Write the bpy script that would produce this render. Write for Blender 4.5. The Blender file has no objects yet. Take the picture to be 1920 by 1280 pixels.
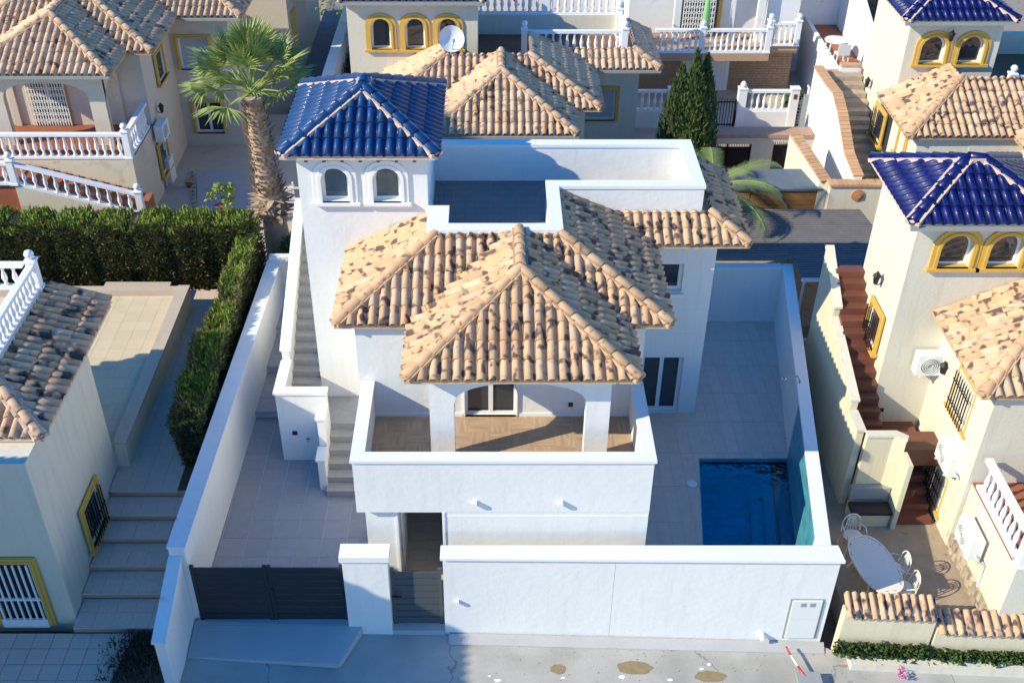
import bpy, math, random
from mathutils import Vector, Matrix
from mathutils.geometry import tessellate_polygon
R = math.radians
random.seed(7)
S = bpy.context.scene
C = S.collection

# ------------------------------------------------------------------ camera, world, sun, exposure
PITCH = R(36); FOC = 2060.0; CAMZ = 18.5; PPX = 920.0
cam_d = bpy.data.cameras.new('camera'); cam = bpy.data.objects.new('camera', cam_d); C.objects.link(cam)
cam.location = (0, 0, CAMZ); cam.rotation_euler = (R(90) - PITCH, 0, 0)
cam_d.sensor_width = 36; cam_d.lens = FOC / 1920 * 36; cam_d.shift_x = (960 - PPX) / 1920
cam_d.clip_start = 0.5; cam_d.clip_end = 600
S.camera = cam
SUN = Vector((1.43, 0.56, -1.0)).normalized()          # direction the light travels
w = bpy.data.worlds.new('World'); S.world = w; w.use_nodes = True
nt = w.node_tree; bg = nt.nodes['Background']; sky = nt.nodes.new('ShaderNodeTexSky')
sky.sky_type = 'NISHITA'; sky.sun_disc = False
sky.sun_elevation = math.asin(-SUN.z); sky.sun_rotation = math.atan2(-SUN.x, -SUN.y) % (2 * math.pi)
sky.air_density = 1.0; sky.dust_density = 0.0; sky.ozone_density = 1.5
hs = nt.nodes.new('ShaderNodeHueSaturation'); hs.inputs['Saturation'].default_value = 1.5
tint = nt.nodes.new('ShaderNodeVectorMath'); tint.operation = 'MULTIPLY'; tint.inputs[1].default_value = (0.97, 1.0, 1.16)
nt.links.new(sky.outputs[0], hs.inputs['Color']); nt.links.new(hs.outputs[0], tint.inputs[0]); nt.links.new(tint.outputs[0], bg.inputs[0]); bg.inputs[1].default_value = 0.135
sd = bpy.data.lights.new('sun', 'SUN'); sd.energy = 3.8; sd.angle = R(0.5); sd.color = (1.0, 0.895, 0.66)
sun = bpy.data.objects.new('sun', sd); C.objects.link(sun)
sun.rotation_euler = SUN.to_track_quat('-Z', 'Y').to_euler(); sun.location = (-20, -10, 40)
S.view_settings.view_transform = 'Standard'; S.view_settings.look = 'None'
S.view_settings.exposure = 0.74; S.view_settings.gamma = 1.0; S.view_settings.use_curve_mapping = False

# ------------------------------------------------------------------ survey helpers: a measured photo point and a known height / depth give a place
def _ray(px, py):
    u = (px - PPX) / FOC; v = (py - 640) / FOC
    return u, math.cos(PITCH) - v * math.sin(PITCH), -(math.sin(PITCH) + v * math.cos(PITCH))
def gz(px, py, z):
    u, dy, dz = _ray(px, py); t = (z - CAMZ) / dz; return Vector((u * t, dy * t, z))
def gy(px, py, y):
    u, dy, dz = _ray(px, py); t = y / dy; return Vector((u * t, y, CAMZ + dz * t))
def gx(px, py, x):
    u, dy, dz = _ray(px, py); t = x / u; return Vector((x, dy * t, CAMZ + dz * t))

# ------------------------------------------------------------------ materials
M = {}
def mat(name, col, rough=0.8, metal=0.0, var=0.12, nscale=1.5, bump=0.0, bscale=60, spots=None, coat=0.0, rnd=0.0, streak=None, crack=None):
    m = bpy.data.materials.new(name); m.use_nodes = True; t = m.node_tree; N = t.nodes; L = t.links
    b = N['Principled BSDF']; b.inputs['Roughness'].default_value = rough; b.inputs['Metallic'].default_value = metal
    if coat: b.inputs['Coat Weight'].default_value = coat; b.inputs['Coat Roughness'].default_value = 0.08
    geo = N.new('ShaderNodeNewGeometry')
    n = N.new('ShaderNodeTexNoise'); n.inputs['Scale'].default_value = nscale; n.inputs['Detail'].default_value = 6; n.inputs['Roughness'].default_value = 0.6
    L.new(geo.outputs['Position'], n.inputs['Vector'])
    mix = N.new('ShaderNodeMix'); mix.data_type = 'RGBA'
    mix.inputs[6].default_value = (*[c * (1 - var) for c in col], 1); mix.inputs[7].default_value = (*[min(1, c * (1 + var)) for c in col], 1)
    L.new(n.outputs['Fac'], mix.inputs[0]); out = mix.outputs[2]
    if rnd:
        oi = N.new('ShaderNodeObjectInfo'); mr = N.new('ShaderNodeMapRange'); mr.inputs[3].default_value = 1 - rnd; mr.inputs[4].default_value = 1 + rnd
        L.new(oi.outputs['Random'], mr.inputs[0])
        mm = N.new('ShaderNodeVectorMath'); mm.operation = 'SCALE'; L.new(out, mm.inputs[0]); L.new(mr.outputs[0], mm.inputs['Scale']); out = mm.outputs[0]
    if spots:
        sc, lo, hi, scol = spots[:4]
        n2 = N.new('ShaderNodeTexNoise'); n2.inputs['Scale'].default_value = sc; n2.inputs['Detail'].default_value = spots[4] if len(spots) > 4 else 1.5
        mp = N.new('ShaderNodeMapping'); mp.inputs['Location'].default_value = (sc * 3.1, 7.7, 2.2); L.new(geo.outputs['Position'], mp.inputs['Vector']); L.new(mp.outputs[0], n2.inputs['Vector'])
        cr = N.new('ShaderNodeMapRange'); cr.inputs[1].default_value = lo; cr.inputs[2].default_value = hi; cr.clamp = True
        L.new(n2.outputs['Fac'], cr.inputs[0])
        m2 = N.new('ShaderNodeMix'); m2.data_type = 'RGBA'; L.new(cr.outputs[0], m2.inputs[0]); L.new(out, m2.inputs[6]); m2.inputs[7].default_value = (*scol, 1); out = m2.outputs[2]
    if streak:
        scol, lo, hi, amt = streak
        mp = N.new('ShaderNodeMapping'); mp.inputs['Scale'].default_value = (5.5, 5.5, 0.45); L.new(geo.outputs['Position'], mp.inputs['Vector'])
        n3 = N.new('ShaderNodeTexNoise'); n3.inputs['Scale'].default_value = 1.0; n3.inputs['Detail'].default_value = 5; n3.inputs['Roughness'].default_value = 0.65; L.new(mp.outputs[0], n3.inputs['Vector'])
        c3 = N.new('ShaderNodeMapRange'); c3.inputs[1].default_value = lo; c3.inputs[2].default_value = hi; c3.inputs[4].default_value = amt; c3.clamp = True; L.new(n3.outputs['Fac'], c3.inputs[0])
        m3 = N.new('ShaderNodeMix'); m3.data_type = 'RGBA'; L.new(c3.outputs[0], m3.inputs[0]); L.new(out, m3.inputs[6]); m3.inputs[7].default_value = (*scol, 1); out = m3.outputs[2]
    if crack:
        vs_, wd, ccol = crack
        n4 = N.new('ShaderNodeTexNoise'); n4.inputs['Scale'].default_value = 1.6; n4.inputs['Detail'].default_value = 5; L.new(geo.outputs['Position'], n4.inputs['Vector'])
        ad = N.new('ShaderNodeVectorMath'); ad.operation = 'MULTIPLY_ADD'; ad.inputs[1].default_value = (0.7, 0.7, 0.7); L.new(n4.outputs['Color'], ad.inputs[0]); L.new(geo.outputs['Position'], ad.inputs[2])
        vo = N.new('ShaderNodeTexVoronoi'); vo.feature = 'DISTANCE_TO_EDGE'; vo.inputs['Scale'].default_value = vs_; L.new(ad.outputs[0], vo.inputs['Vector'])
        c4 = N.new('ShaderNodeMapRange'); c4.inputs[1].default_value = 0.0; c4.inputs[2].default_value = wd; c4.inputs[3].default_value = 0.75; c4.inputs[4].default_value = 0.0; c4.clamp = True; L.new(vo.outputs['Distance'], c4.inputs[0])
        m4 = N.new('ShaderNodeMix'); m4.data_type = 'RGBA'; L.new(c4.outputs[0], m4.inputs[0]); L.new(out, m4.inputs[6]); m4.inputs[7].default_value = (*ccol, 1); out = m4.outputs[2]
    L.new(out, b.inputs['Base Color'])
    if bump:
        nb = N.new('ShaderNodeTexNoise'); nb.inputs['Scale'].default_value = bscale; nb.inputs['Detail'].default_value = 4
        L.new(geo.outputs['Position'], nb.inputs['Vector'])
        bp = N.new('ShaderNodeBump'); bp.inputs['Strength'].default_value = bump; bp.inputs['Distance'].default_value = 0.02
        L.new(nb.outputs['Fac'], bp.inputs['Height']); L.new(bp.outputs[0], b.inputs['Normal'])
    M[name] = m; return m

mat('white', (0.76, 0.76, 0.745), 0.85, var=0.06, nscale=0.9, bump=0.35, bscale=7, streak=((0.60, 0.59, 0.55), 0.5, 0.88, 0.55))
mat('white_trim', (0.80, 0.80, 0.79), 0.6, var=0.03, nscale=3)
mat('old_white', (0.76, 0.76, 0.75), 0.8, var=0.08, nscale=2.5, bump=0.3, bscale=30, spots=(2.2, 0.66, 0.8, (0.5, 0.49, 0.46), 5))
mat('cream', (0.66, 0.60, 0.43), 0.9, streak=((0.45, 0.38, 0.25), 0.5, 0.85, 0.6), var=0.06, nscale=1.0, bump=0.3, bscale=14, spots=(1.1, 0.64, 0.85, (0.55, 0.5, 0.38), 6))
mat('pale_cream', (0.66, 0.62, 0.51), 0.9, streak=((0.48, 0.42, 0.30), 0.5, 0.85, 0.6), var=0.06, nscale=1.0, bump=0.3, bscale=14, spots=(1.0, 0.66, 0.9, (0.6, 0.55, 0.45), 6))
mat('sand_stucco', (0.60, 0.52, 0.43), 0.9, var=0.08, nscale=1.0, bump=0.4, bscale=16, spots=(0.9, 0.6, 0.85, (0.42, 0.35, 0.28), 6))
mat('stained_cream', (0.66, 0.60, 0.46), 0.9, var=0.1, nscale=0.9, bump=0.4, bscale=20, spots=(1.6, 0.55, 0.8, (0.36, 0.28, 0.17), 6))
mat('yellow', (0.62, 0.38, 0.07), 0.7, var=0.1, nscale=5, bump=0.2)
mat('terracotta', (0.58, 0.375, 0.22), 0.85, var=0.10, nscale=2.5, bump=0.3, bscale=40, spots=(4.9, 0.535, 0.64, (0.12, 0.075, 0.065), 0.9), rnd=0.13)
mat('terracotta_warm', (0.57, 0.34, 0.19), 0.85, var=0.12, nscale=2.5, bump=0.3, bscale=40, spots=(4.9, 0.535, 0.64, (0.11, 0.07, 0.06), 0.9), rnd=0.14)
mat('terracotta_pale', (0.59, 0.41, 0.27), 0.85, var=0.12, nscale=2.5, bump=0.3, bscale=40, spots=(4.8, 0.57, 0.75, (0.19, 0.13, 0.11), 0.9), rnd=0.12)
mat('terracotta_smoked', (0.60, 0.38, 0.23), 0.85, var=0.15, nscale=3, bump=0.3, bscale=40, spots=(3.0, 0.52, 0.62, (0.06, 0.05, 0.055), 2.0), rnd=0.12)
mat('hip_terracotta', (0.55, 0.35, 0.20), 0.85, var=0.2, nscale=4, bump=0.3, bscale=40, spots=(5, 0.6, 0.7, (0.2, 0.12, 0.08), 2), rnd=0.15)
mat('brick_coping', (0.56, 0.33, 0.18), 0.85, var=0.12, nscale=4, bump=0.3, rnd=0.12, spots=(3, 0.62, 0.8, (0.3, 0.18, 0.12), 3))
mat('blue_tile', (0.003, 0.042, 0.155), 0.5, var=0.3, nscale=3, rnd=0.16, coat=0.06, spots=(2.5, 0.55, 0.85, (0.01, 0.07, 0.17), 5))
mat('navy_tile', (0.003, 0.008, 0.10), 0.40, var=0.3, nscale=3, rnd=0.18, coat=0.15, spots=(2.5, 0.55, 0.85, (0.008, 0.02, 0.14), 5))
mat('mortar', (0.68, 0.55, 0.46), 0.95, var=0.12, nscale=7, bump=0.5, bscale=30)
mat('pale_mortar', (0.62, 0.47, 0.38), 0.95, var=0.12, nscale=7, bump=0.5, bscale=30)
mat('patio_tile', (0.29, 0.305, 0.335), 0.55, var=0.2, nscale=5, rnd=0.06, spots=(2.2, 0.55, 0.8, (0.3, 0.29, 0.29), 6))
mat('grout', (0.55, 0.54, 0.52), 0.9, var=0.05)
mat('court_tile', (0.60, 0.50, 0.44), 0.5, var=0.16, nscale=4, rnd=0.04)
mat('court_grout', (0.42, 0.36, 0.33), 0.9, var=0.05)
mat('step_tile', (0.36, 0.345, 0.335), 0.6, var=0.22, nscale=6, rnd=0.05)
mat('terrace_tile', (0.20, 0.185, 0.18), 0.6, var=0.18, nscale=14, rnd=0.05)
mat('beige_paving', (0.50, 0.42, 0.33), 0.85, var=0.12, nscale=3, rnd=0.04, spots=(1.5, 0.6, 0.8, (0.38, 0.31, 0.25), 5))
mat('speckled_step', (0.68, 0.52, 0.42), 0.8, var=0.1, nscale=2, spots=(70, 0.5, 0.7, (0.40, 0.32, 0.28), 2))
mat('step_face', (0.42, 0.30, 0.22), 0.8, var=0.1)
mat('sand_paving', (0.60, 0.50, 0.34), 0.85, var=0.08, nscale=2.5, rnd=0.03, spots=(1.1, 0.6, 0.85, (0.42, 0.36, 0.27), 6))
mat('yard_dirt', (0.36, 0.29, 0.21), 0.95, var=0.3, nscale=3, bump=0.5, spots=(5, 0.6, 0.75, (0.2, 0.16, 0.11), 4))
mat('soil', (0.09, 0.065, 0.045), 1.0, var=0.5, nscale=6, bump=0.8, bscale=30)
mat('ground', (0.30, 0.25, 0.20), 1.0, var=0.3, nscale=1, bump=0.4)
mat('gravel', (0.44, 0.42, 0.41), 1.0, var=0.4, nscale=22, bump=1.0, bscale=40)
mat('rock', (0.40, 0.33, 0.25), 0.95, var=0.35, nscale=6, bump=0.8, bscale=12, rnd=0.2)
mat('brown_brick', (0.36, 0.23, 0.17), 0.9, var=0.35, nscale=12, bump=0.8, bscale=22, rnd=0.15)
mat('tan_cladding', (0.46, 0.31, 0.21), 0.9, var=0.35, nscale=14, bump=0.8, bscale=24, rnd=0.12)
mat('oxblood_tile', (0.15, 0.055, 0.035), 0.5, var=0.25, nscale=4, rnd=0.12)
mat('red_floor', (0.33, 0.11, 0.055), 0.6, var=0.25, nscale=4, rnd=0.1)
mat('rail_white', (0.80, 0.81, 0.83), 0.6, var=0.05, nscale=6)
mat('iron', (0.03, 0.03, 0.035), 0.5, metal=0.6, var=0.1)
mat('gate_metal', (0.035, 0.038, 0.045), 0.45, metal=0.3, var=0.1)
mat('gate_grey', (0.10, 0.115, 0.12), 0.45, metal=0.3, var=0.1)
mat('chrome', (0.6, 0.6, 0.62), 0.2, metal=1.0, var=0.05)
mat('furniture_white', (0.80, 0.75, 0.66), 0.5, var=0.04)
mat('plastic_white', (0.74, 0.76, 0.74), 0.5, var=0.04)
mat('plastic_grey', (0.30, 0.32, 0.32), 0.5, var=0.1)
mat('dark', (0.02, 0.02, 0.022), 0.6, var=0.1)
mat('bark', (0.30, 0.20, 0.13), 0.95, var=0.45, nscale=9, bump=0.8, bscale=25)
mat('boot', (0.40, 0.29, 0.20), 0.95, var=0.4, nscale=8, bump=0.6, rnd=0.2)
mat('palm_trunk', (0.42, 0.32, 0.24), 0.95, var=0.3, nscale=7, bump=0.8, bscale=18)
mat('palm_leaf', (0.27, 0.32, 0.085), 0.45, var=0.35, nscale=2.5, rnd=0.15)
mat('frond', (0.22, 0.28, 0.08), 0.5, var=0.35, nscale=3, rnd=0.15)
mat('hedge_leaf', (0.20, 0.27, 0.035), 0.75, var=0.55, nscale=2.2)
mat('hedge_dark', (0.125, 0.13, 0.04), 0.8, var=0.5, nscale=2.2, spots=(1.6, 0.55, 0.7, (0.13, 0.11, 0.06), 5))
mat('cypress_leaf', (0.07, 0.115, 0.025), 0.75, var=0.5, nscale=3)
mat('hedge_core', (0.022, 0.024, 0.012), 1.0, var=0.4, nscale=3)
mat('ivy', (0.055, 0.10, 0.022), 0.4, var=0.7, nscale=14)
mat('bush', (0.09, 0.13, 0.04), 0.7, var=0.5, nscale=6)
mat('lime_leaf', (0.26, 0.34, 0.05), 0.6, var=0.4, nscale=6)
mat('dry_weed', (0.10, 0.075, 0.045), 0.95, var=0.5, nscale=8)
mat('flower', (0.55, 0.04, 0.3), 0.6, var=0.3, nscale=8)
mat('twig', (0.16, 0.11, 0.06), 0.95, var=0.5, nscale=9)
mat('asphalt_tar', (0.17, 0.16, 0.16), 0.85, var=0.35, nscale=2.5, bump=0.4)
mat('felt', (0.12, 0.16, 0.20), 0.8, var=0.2, nscale=4, bump=0.4)
mat('wood_shed', (0.32, 0.155, 0.05), 0.7, var=0.35, nscale=5, rnd=0.15)
mat('door_wood', (0.20, 0.10, 0.05), 0.6, var=0.3, nscale=4)
mat('red_plastic', (0.55, 0.03, 0.03), 0.4, var=0.1)
mat('clay', (0.50, 0.24, 0.12), 0.8, var=0.15)
mat('pool_tile', (0.07, 0.30, 0.38), 0.35, var=0.35, nscale=7, rnd=0.18)
mat('pool_floor', (0.05, 0.31, 0.50), 0.5, var=0.4, nscale=5, rnd=0.22, spots=(2.0, 0.5, 0.8, (0.04, 0.23, 0.42), 6))
mat('shutter', (0.42, 0.44, 0.47), 0.6, var=0.05)
mat('awning_green', (0.22, 0.5, 0.2), 0.6, var=0.2)

def special():
    for k_ in ('blue_tile', 'navy_tile'): M[k_].node_tree.nodes['Principled BSDF'].inputs['Specular IOR Level'].default_value = 0.28
    m = mat('glass', (0.035, 0.045, 0.055), 0.04, var=0.3, nscale=1.5); b = m.node_tree.nodes['Principled BSDF']; b.inputs['Specular IOR Level'].default_value = 0.8
    m = mat('pale_glass', (0.09, 0.13, 0.15), 0.06, var=0.35, nscale=2.5)
    # street concrete: pale, cracked, wet stains are separate sheets
    m = mat('concrete', (0.43, 0.415, 0.38), 0.9, var=0.22, nscale=0.9, bump=0.3, bscale=30, spots=(0.7, 0.5, 0.75, (0.30, 0.29, 0.26), 8), crack=(0.16, 0.0035, (0.16, 0.15, 0.13)))
    m = mat('ramp', (0.44, 0.44, 0.44), 0.85, var=0.14, nscale=1.6, bump=0.25, bscale=25)
    mat('stain', (0.27, 0.21, 0.11), 0.9, var=0.3, nscale=6)
    # water: thin surface, tinted, fresnel mirror
    m = bpy.data.materials.new('water'); m.use_nodes = True; t = m.node_tree; N = t.nodes; L = t.links
    for n in list(N):
        if n.type == 'BSDF_PRINCIPLED': N.remove(n)
    tr = N.new('ShaderNodeBsdfTransparent'); tr.inputs[0].default_value = (0.66, 0.90, 0.97, 1)
    gl = N.new('ShaderNodeBsdfGlossy'); gl.inputs['Roughness'].default_value = 0.03
    fr = N.new('ShaderNodeFresnel'); fr.inputs[0].default_value = 1.33
    geo = N.new('ShaderNodeNewGeometry'); no = N.new('ShaderNodeTexNoise'); no.inputs['Scale'].default_value = 5; no.inputs['Detail'].default_value = 3
    L.new(geo.outputs['Position'], no.inputs['Vector']); bp = N.new('ShaderNodeBump'); bp.inputs['Strength'].default_value = 0.05; bp.inputs['Distance'].default_value = 0.02
    L.new(no.outputs['Fac'], bp.inputs['Height']); L.new(bp.outputs[0], gl.inputs['Normal']); L.new(bp.outputs[0], fr.inputs['Normal'])
    mx = N.new('ShaderNodeMixShader'); L.new(fr.outputs[0], mx.inputs[0]); L.new(tr.outputs[0], mx.inputs[1]); L.new(gl.outputs[0], mx.inputs[2])
    L.new(mx.outputs[0], N['Material Output'].inputs['Surface']); M['water'] = m
    # balcony floor: basket-weave wood-look tiles (flat printed grain)
    m = mat('parquet', (0.40, 0.27, 0.17), 0.55, var=0.12, nscale=3); t = m.node_tree; N = t.nodes; L = t.links; b = N['Principled BSDF']
    geo = N.new('ShaderNodeNewGeometry'); ck = N.new('ShaderNodeTexChecker'); ck.inputs['Scale'].default_value = 2.2
    ck.inputs[1].default_value = (0, 0, 0, 1); ck.inputs[2].default_value = (1, 1, 1, 1)
    L.new(geo.outputs['Position'], ck.inputs['Vector'])
    def stretched(sx, sy):
        mp = N.new('ShaderNodeMapping'); mp.inputs['Scale'].default_value = (sx, sy, 1); L.new(geo.outputs['Position'], mp.inputs['Vector'])
        n = N.new('ShaderNodeTexNoise'); n.inputs['Scale'].default_value = 1; n.inputs['Detail'].default_value = 3; L.new(mp.outputs[0], n.inputs['Vector']); return n
    a = stretched(16, 1.6); c = stretched(1.6, 16)
    mx = N.new('ShaderNodeMix'); mx.data_type = 'FLOAT'; L.new(ck.outputs['Fac'], mx.inputs[0]); L.new(a.outputs['Fac'], mx.inputs[2]); L.new(c.outputs['Fac'], mx.inputs[3])
    cr = N.new('ShaderNodeValToRGB'); cr.color_ramp.elements[0].position = 0.3; cr.color_ramp.elements[0].color = (0.34, 0.235, 0.155, 1)
    cr.color_ramp.elements[1].position = 0.7; cr.color_ramp.elements[1].color = (0.50, 0.365, 0.25, 1)
    L.new(mx.outputs[0], cr.inputs[0]); L.new(cr.outputs[0], b.inputs['Base Color'])
special()

# ------------------------------------------------------------------ object helpers
def thing(name, label, cat, loc=(0, 0, 0), group=None):
    o = bpy.data.objects.new(name, None); C.objects.link(o); o.location = loc; o.empty_display_size = 0.2
    o['label'] = label; o['category'] = cat
    if group: o['group'] = group
    return o
def tag(o, label, cat, group=None):
    o['label'] = label; o['category'] = cat
    if group: o['group'] = group
    return o
def wloc(o):
    v = Vector((0, 0, 0))
    while o is not None: v = v + Vector(o.location); o = o.parent
    return v
class MB:
    def __init__(s): s.v = []; s.f = []; s.smooth = set()
    def add(s, vs, fs, smooth=False):
        k = len(s.v); s.v += [tuple(v) for v in vs]
        for f in fs:
            if smooth: s.smooth.add(len(s.f))
            s.f.append([i + k for i in f])
        return s
    def box(s, x0, x1, y0, y1, z0, z1):
        return s.add([(x, y, z) for z in (z0, z1) for (x, y) in ((x0, y0), (x1, y0), (x1, y1), (x0, y1))],
                     [(0, 3, 2, 1), (4, 5, 6, 7), (0, 1, 5, 4), (1, 2, 6, 5), (2, 3, 7, 6), (3, 0, 4, 7)])
    def obox(s, c, ax, ay, az, hx, hy, hz):
        c = Vector(c); vs = [c + ax * (i * hx) + ay * (j * hy) + az * (k * hz) for k in (-1, 1) for (i, j) in ((-1, -1), (1, -1), (1, 1), (-1, 1))]
        return s.add(vs, [(0, 3, 2, 1), (4, 5, 6, 7), (0, 1, 5, 4), (1, 2, 6, 5), (2, 3, 7, 6), (3, 0, 4, 7)])
    def prism(s, poly, z0, z1):
        """z0 / z1: number or list per vertex; polygon CCW"""
        n = len(poly); a = z0 if isinstance(z0, (list, tuple)) else [z0] * n; b = z1 if isinstance(z1, (list, tuple)) else [z1] * n
        vs = [(p[0], p[1], a[i]) for i, p in enumerate(poly)] + [(p[0], p[1], b[i]) for i, p in enumerate(poly)]
        return s.add(vs, [list(range(n))[::-1], list(range(n, 2 * n))] + [(i, (i + 1) % n, n + (i + 1) % n, n + i) for i in range(n)])
    def bar(s, a, b, w, h=None):
        a = Vector(a); b = Vector(b); d = b - a; L = d.length
        if L < 1e-6: return s
        d /= L; up = Vector((0, 0, 1)) if abs(d.z) < 0.95 else Vector((0, 1, 0)); sx = d.cross(up).normalized(); sz = sx.cross(d)
        return s.obox((a + b) / 2, sx, d, sz, w / 2, L / 2, (h or w) / 2)
    def tube(s, pts, r, n=6, caps=True):
        pts = [Vector(p) for p in pts]; rings = []; rr = r if isinstance(r, (list, tuple)) else [r] * len(pts)
        k0 = len(s.v)
        for i, p in enumerate(pts):
            d = (pts[min(i + 1, len(pts) - 1)] - pts[max(i - 1, 0)]).normalized()
            up = Vector((0, 0, 1)) if abs(d.z) < 0.9 else Vector((0, 1, 0)); a = d.cross(up).normalized(); b = d.cross(a)
            s.v += [tuple(p + a * (math.cos(2 * math.pi * j / n) * rr[i]) + b * (math.sin(2 * math.pi * j / n) * rr[i])) for j in range(n)]
        for i in range(len(pts) - 1):
            for j in range(n):
                s.smooth.add(len(s.f)); s.f.append([k0 + i * n + j, k0 + i * n + (j + 1) % n, k0 + (i + 1) * n + (j + 1) % n, k0 + (i + 1) * n + j])
        if caps: s.f.append([k0 + j for j in range(n)]); s.f.append([k0 + (len(pts) - 1) * n + j for j in range(n)][::-1])
        return s
    def lathe(s, prof, c=(0, 0, 0), n=8, smooth=True):
        k0 = len(s.v)
        for r, z in prof: s.v += [(c[0] + r * math.cos(2 * math.pi * j / n), c[1] + r * math.sin(2 * math.pi * j / n), c[2] + z) for j in range(n)]
        for i in range(len(prof) - 1):
            for j in range(n):
                if smooth: s.smooth.add(len(s.f))
                s.f.append([k0 + i * n + j, k0 + i * n + (j + 1) % n, k0 + (i + 1) * n + (j + 1) % n, k0 + (i + 1) * n + j])
        s.f.append([k0 + (len(prof) - 1) * n + j for j in range(n)]); s.f.append([k0 + j for j in range(n)][::-1])
        return s
    def panel(s, O, U, outer, holes=(), t=0.2, N=None):
        """wall slab: front face in the plane O + U*a + Z*b, outward normal N, thickness t inwards, with holes"""
        O = Vector(O); U = Vector(U).normalized(); N = Vector(N) if N is not None else Vector((U.y, -U.x, 0)); Z = Vector((0, 0, 1))
        loops = [list(outer)] + [list(h) for h in holes]
        flat = [p for l in loops for p in l]
        tris = tessellate_polygon([[Vector((p[0], p[1], 0)) for p in l] for l in loops])
        n = len(flat); vs = [O + U * p[0] + Z * p[1] for p in flat] + [O + U * p[0] + Z * p[1] - N * t for p in flat]
        fs = []
        for a, b, c in tris:
            A, B, D = vs[a], vs[b], vs[c]
            if (B - A).cross(D - A).dot(N) < 0: a, c = c, a
            fs.append((a, b, c)); fs.append((c + n, b + n, a + n))
        k = 0
        for li, l in enumerate(loops):
            m = len(l)
            ar = sum(l[i][0] * l[(i + 1) % m][1] - l[(i + 1) % m][0] * l[i][1] for i in range(m))
            for i in range(m):
                a, b = k + i, k + (i + 1) % m
                q = (a, b, b + n, a + n)
                ccw = ar > 0
                # U x Z = -N when N = (U.y,-U.x); keep outward
                flip = (ccw == (li == 0))
                fs.append(q if not flip else q[::-1])
            k += m
        return s.add(vs, fs)
    def build(s, name, m, parent=None, recalc=False, loc=None):
        off = wloc(parent) if parent is not None else Vector((0, 0, 0))
        if loc is not None: off = Vector(loc)
        me = bpy.data.meshes.new(name); me.from_pydata([(v[0] - off.x, v[1] - off.y, v[2] - off.z) for v in s.v], [], s.f)
        if s.smooth:
            fl = [False] * len(s.f)
            for i in s.smooth: fl[i] = True
            me.polygons.foreach_set('use_smooth', fl)
        for mm in (m if isinstance(m, (list, tuple)) else [m]): me.materials.append(M[mm] if isinstance(mm, str) else mm)
        me.update(); o = bpy.data.objects.new(name, me); C.objects.link(o)
        if loc is not None and parent is None: o.location = loc
        if parent is not None: o.parent = parent
        return o
def struct(mb, name, m, kind='structure'):
    o = mb.build(name, m); o['kind'] = kind; return o
def inst(name, me, parent, mw, mat_=None):
    """object sharing a mesh, placed by world matrix under a parent whose chain is pure translation"""
    o = bpy.data.objects.new(name, me); C.objects.link(o); o.parent = parent
    o.matrix_local = Matrix.Translation(-wloc(parent)) @ mw; return o
def clip(poly, reg):
    """clip polygon (list of 2D) by convex CCW region"""
    out = list(poly)
    for i in range(len(reg)):
        a, b = reg[i], reg[(i + 1) % len(reg)]; res = []
        f = lambda p: (b[0] - a[0]) * (p[1] - a[1]) - (b[1] - a[1]) * (p[0] - a[0])
        for j in range(len(out)):
            p, q = out[j], out[(j + 1) % len(out)]; fp, fq = f(p), f(q)
            if fp >= 0: res.append(p)
            if (fp >= 0) != (fq >= 0):
                t = fp / (fp - fq); res.append((p[0] + (q[0] - p[0]) * t, p[1] + (q[1] - p[1]) * t))
        out = res
        if len(out) < 3: return []
    return out
def pave(parent, name, reg, z, th, size, m, gap=0.008, ang=0.0, org=(0, 0), bond=0.0, limit=300):
    ca, sa = math.cos(ang), math.sin(ang); sx, sy = size
    L = [((p[0] - org[0]) * ca + (p[1] - org[1]) * sa, -(p[0] - org[0]) * sa + (p[1] - org[1]) * ca) for p in reg]
    i0 = math.floor(min(p[0] for p in L) / sx) - 1; i1 = math.ceil(max(p[0] for p in L) / sx) + 1
    j0 = math.floor(min(p[1] for p in L) / sy); j1 = math.ceil(max(p[1] for p in L) / sy)
    lst = []
    for j in range(j0, j1):
        for i in range(i0, i1):
            ox = bond * sx * (j % 2)
            q = [(i * sx + ox + gap / 2, j * sy + gap / 2), ((i + 1) * sx + ox - gap / 2, j * sy + gap / 2), ((i + 1) * sx + ox - gap / 2, (j + 1) * sy - gap / 2), (i * sx + ox + gap / 2, (j + 1) * sy - gap / 2)]
            q = clip(q, L)
            if len(q) < 3: continue
            ar = 0.5 * abs(sum(q[k][0] * q[(k + 1) % len(q)][1] - q[(k + 1) % len(q)][0] * q[k][1] for k in range(len(q))))
            if ar < 0.004: continue
            lst.append([(x * ca - y * sa + org[0], x * sa + y * ca + org[1]) for x, y in q])
    lst.sort(key=lambda q: q[0][1]); rest = MB()
    for k, q in enumerate(lst):
        dz = random.uniform(-0.0015, 0.0015)
        if k < limit: MB().prism(q, z - th, z + dz).build(name, m, parent)
        else: rest.prism(q, z - th, z + dz)
    if rest.f: o = rest.build(name, m, parent); o['kind'] = 'stuff'

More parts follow.
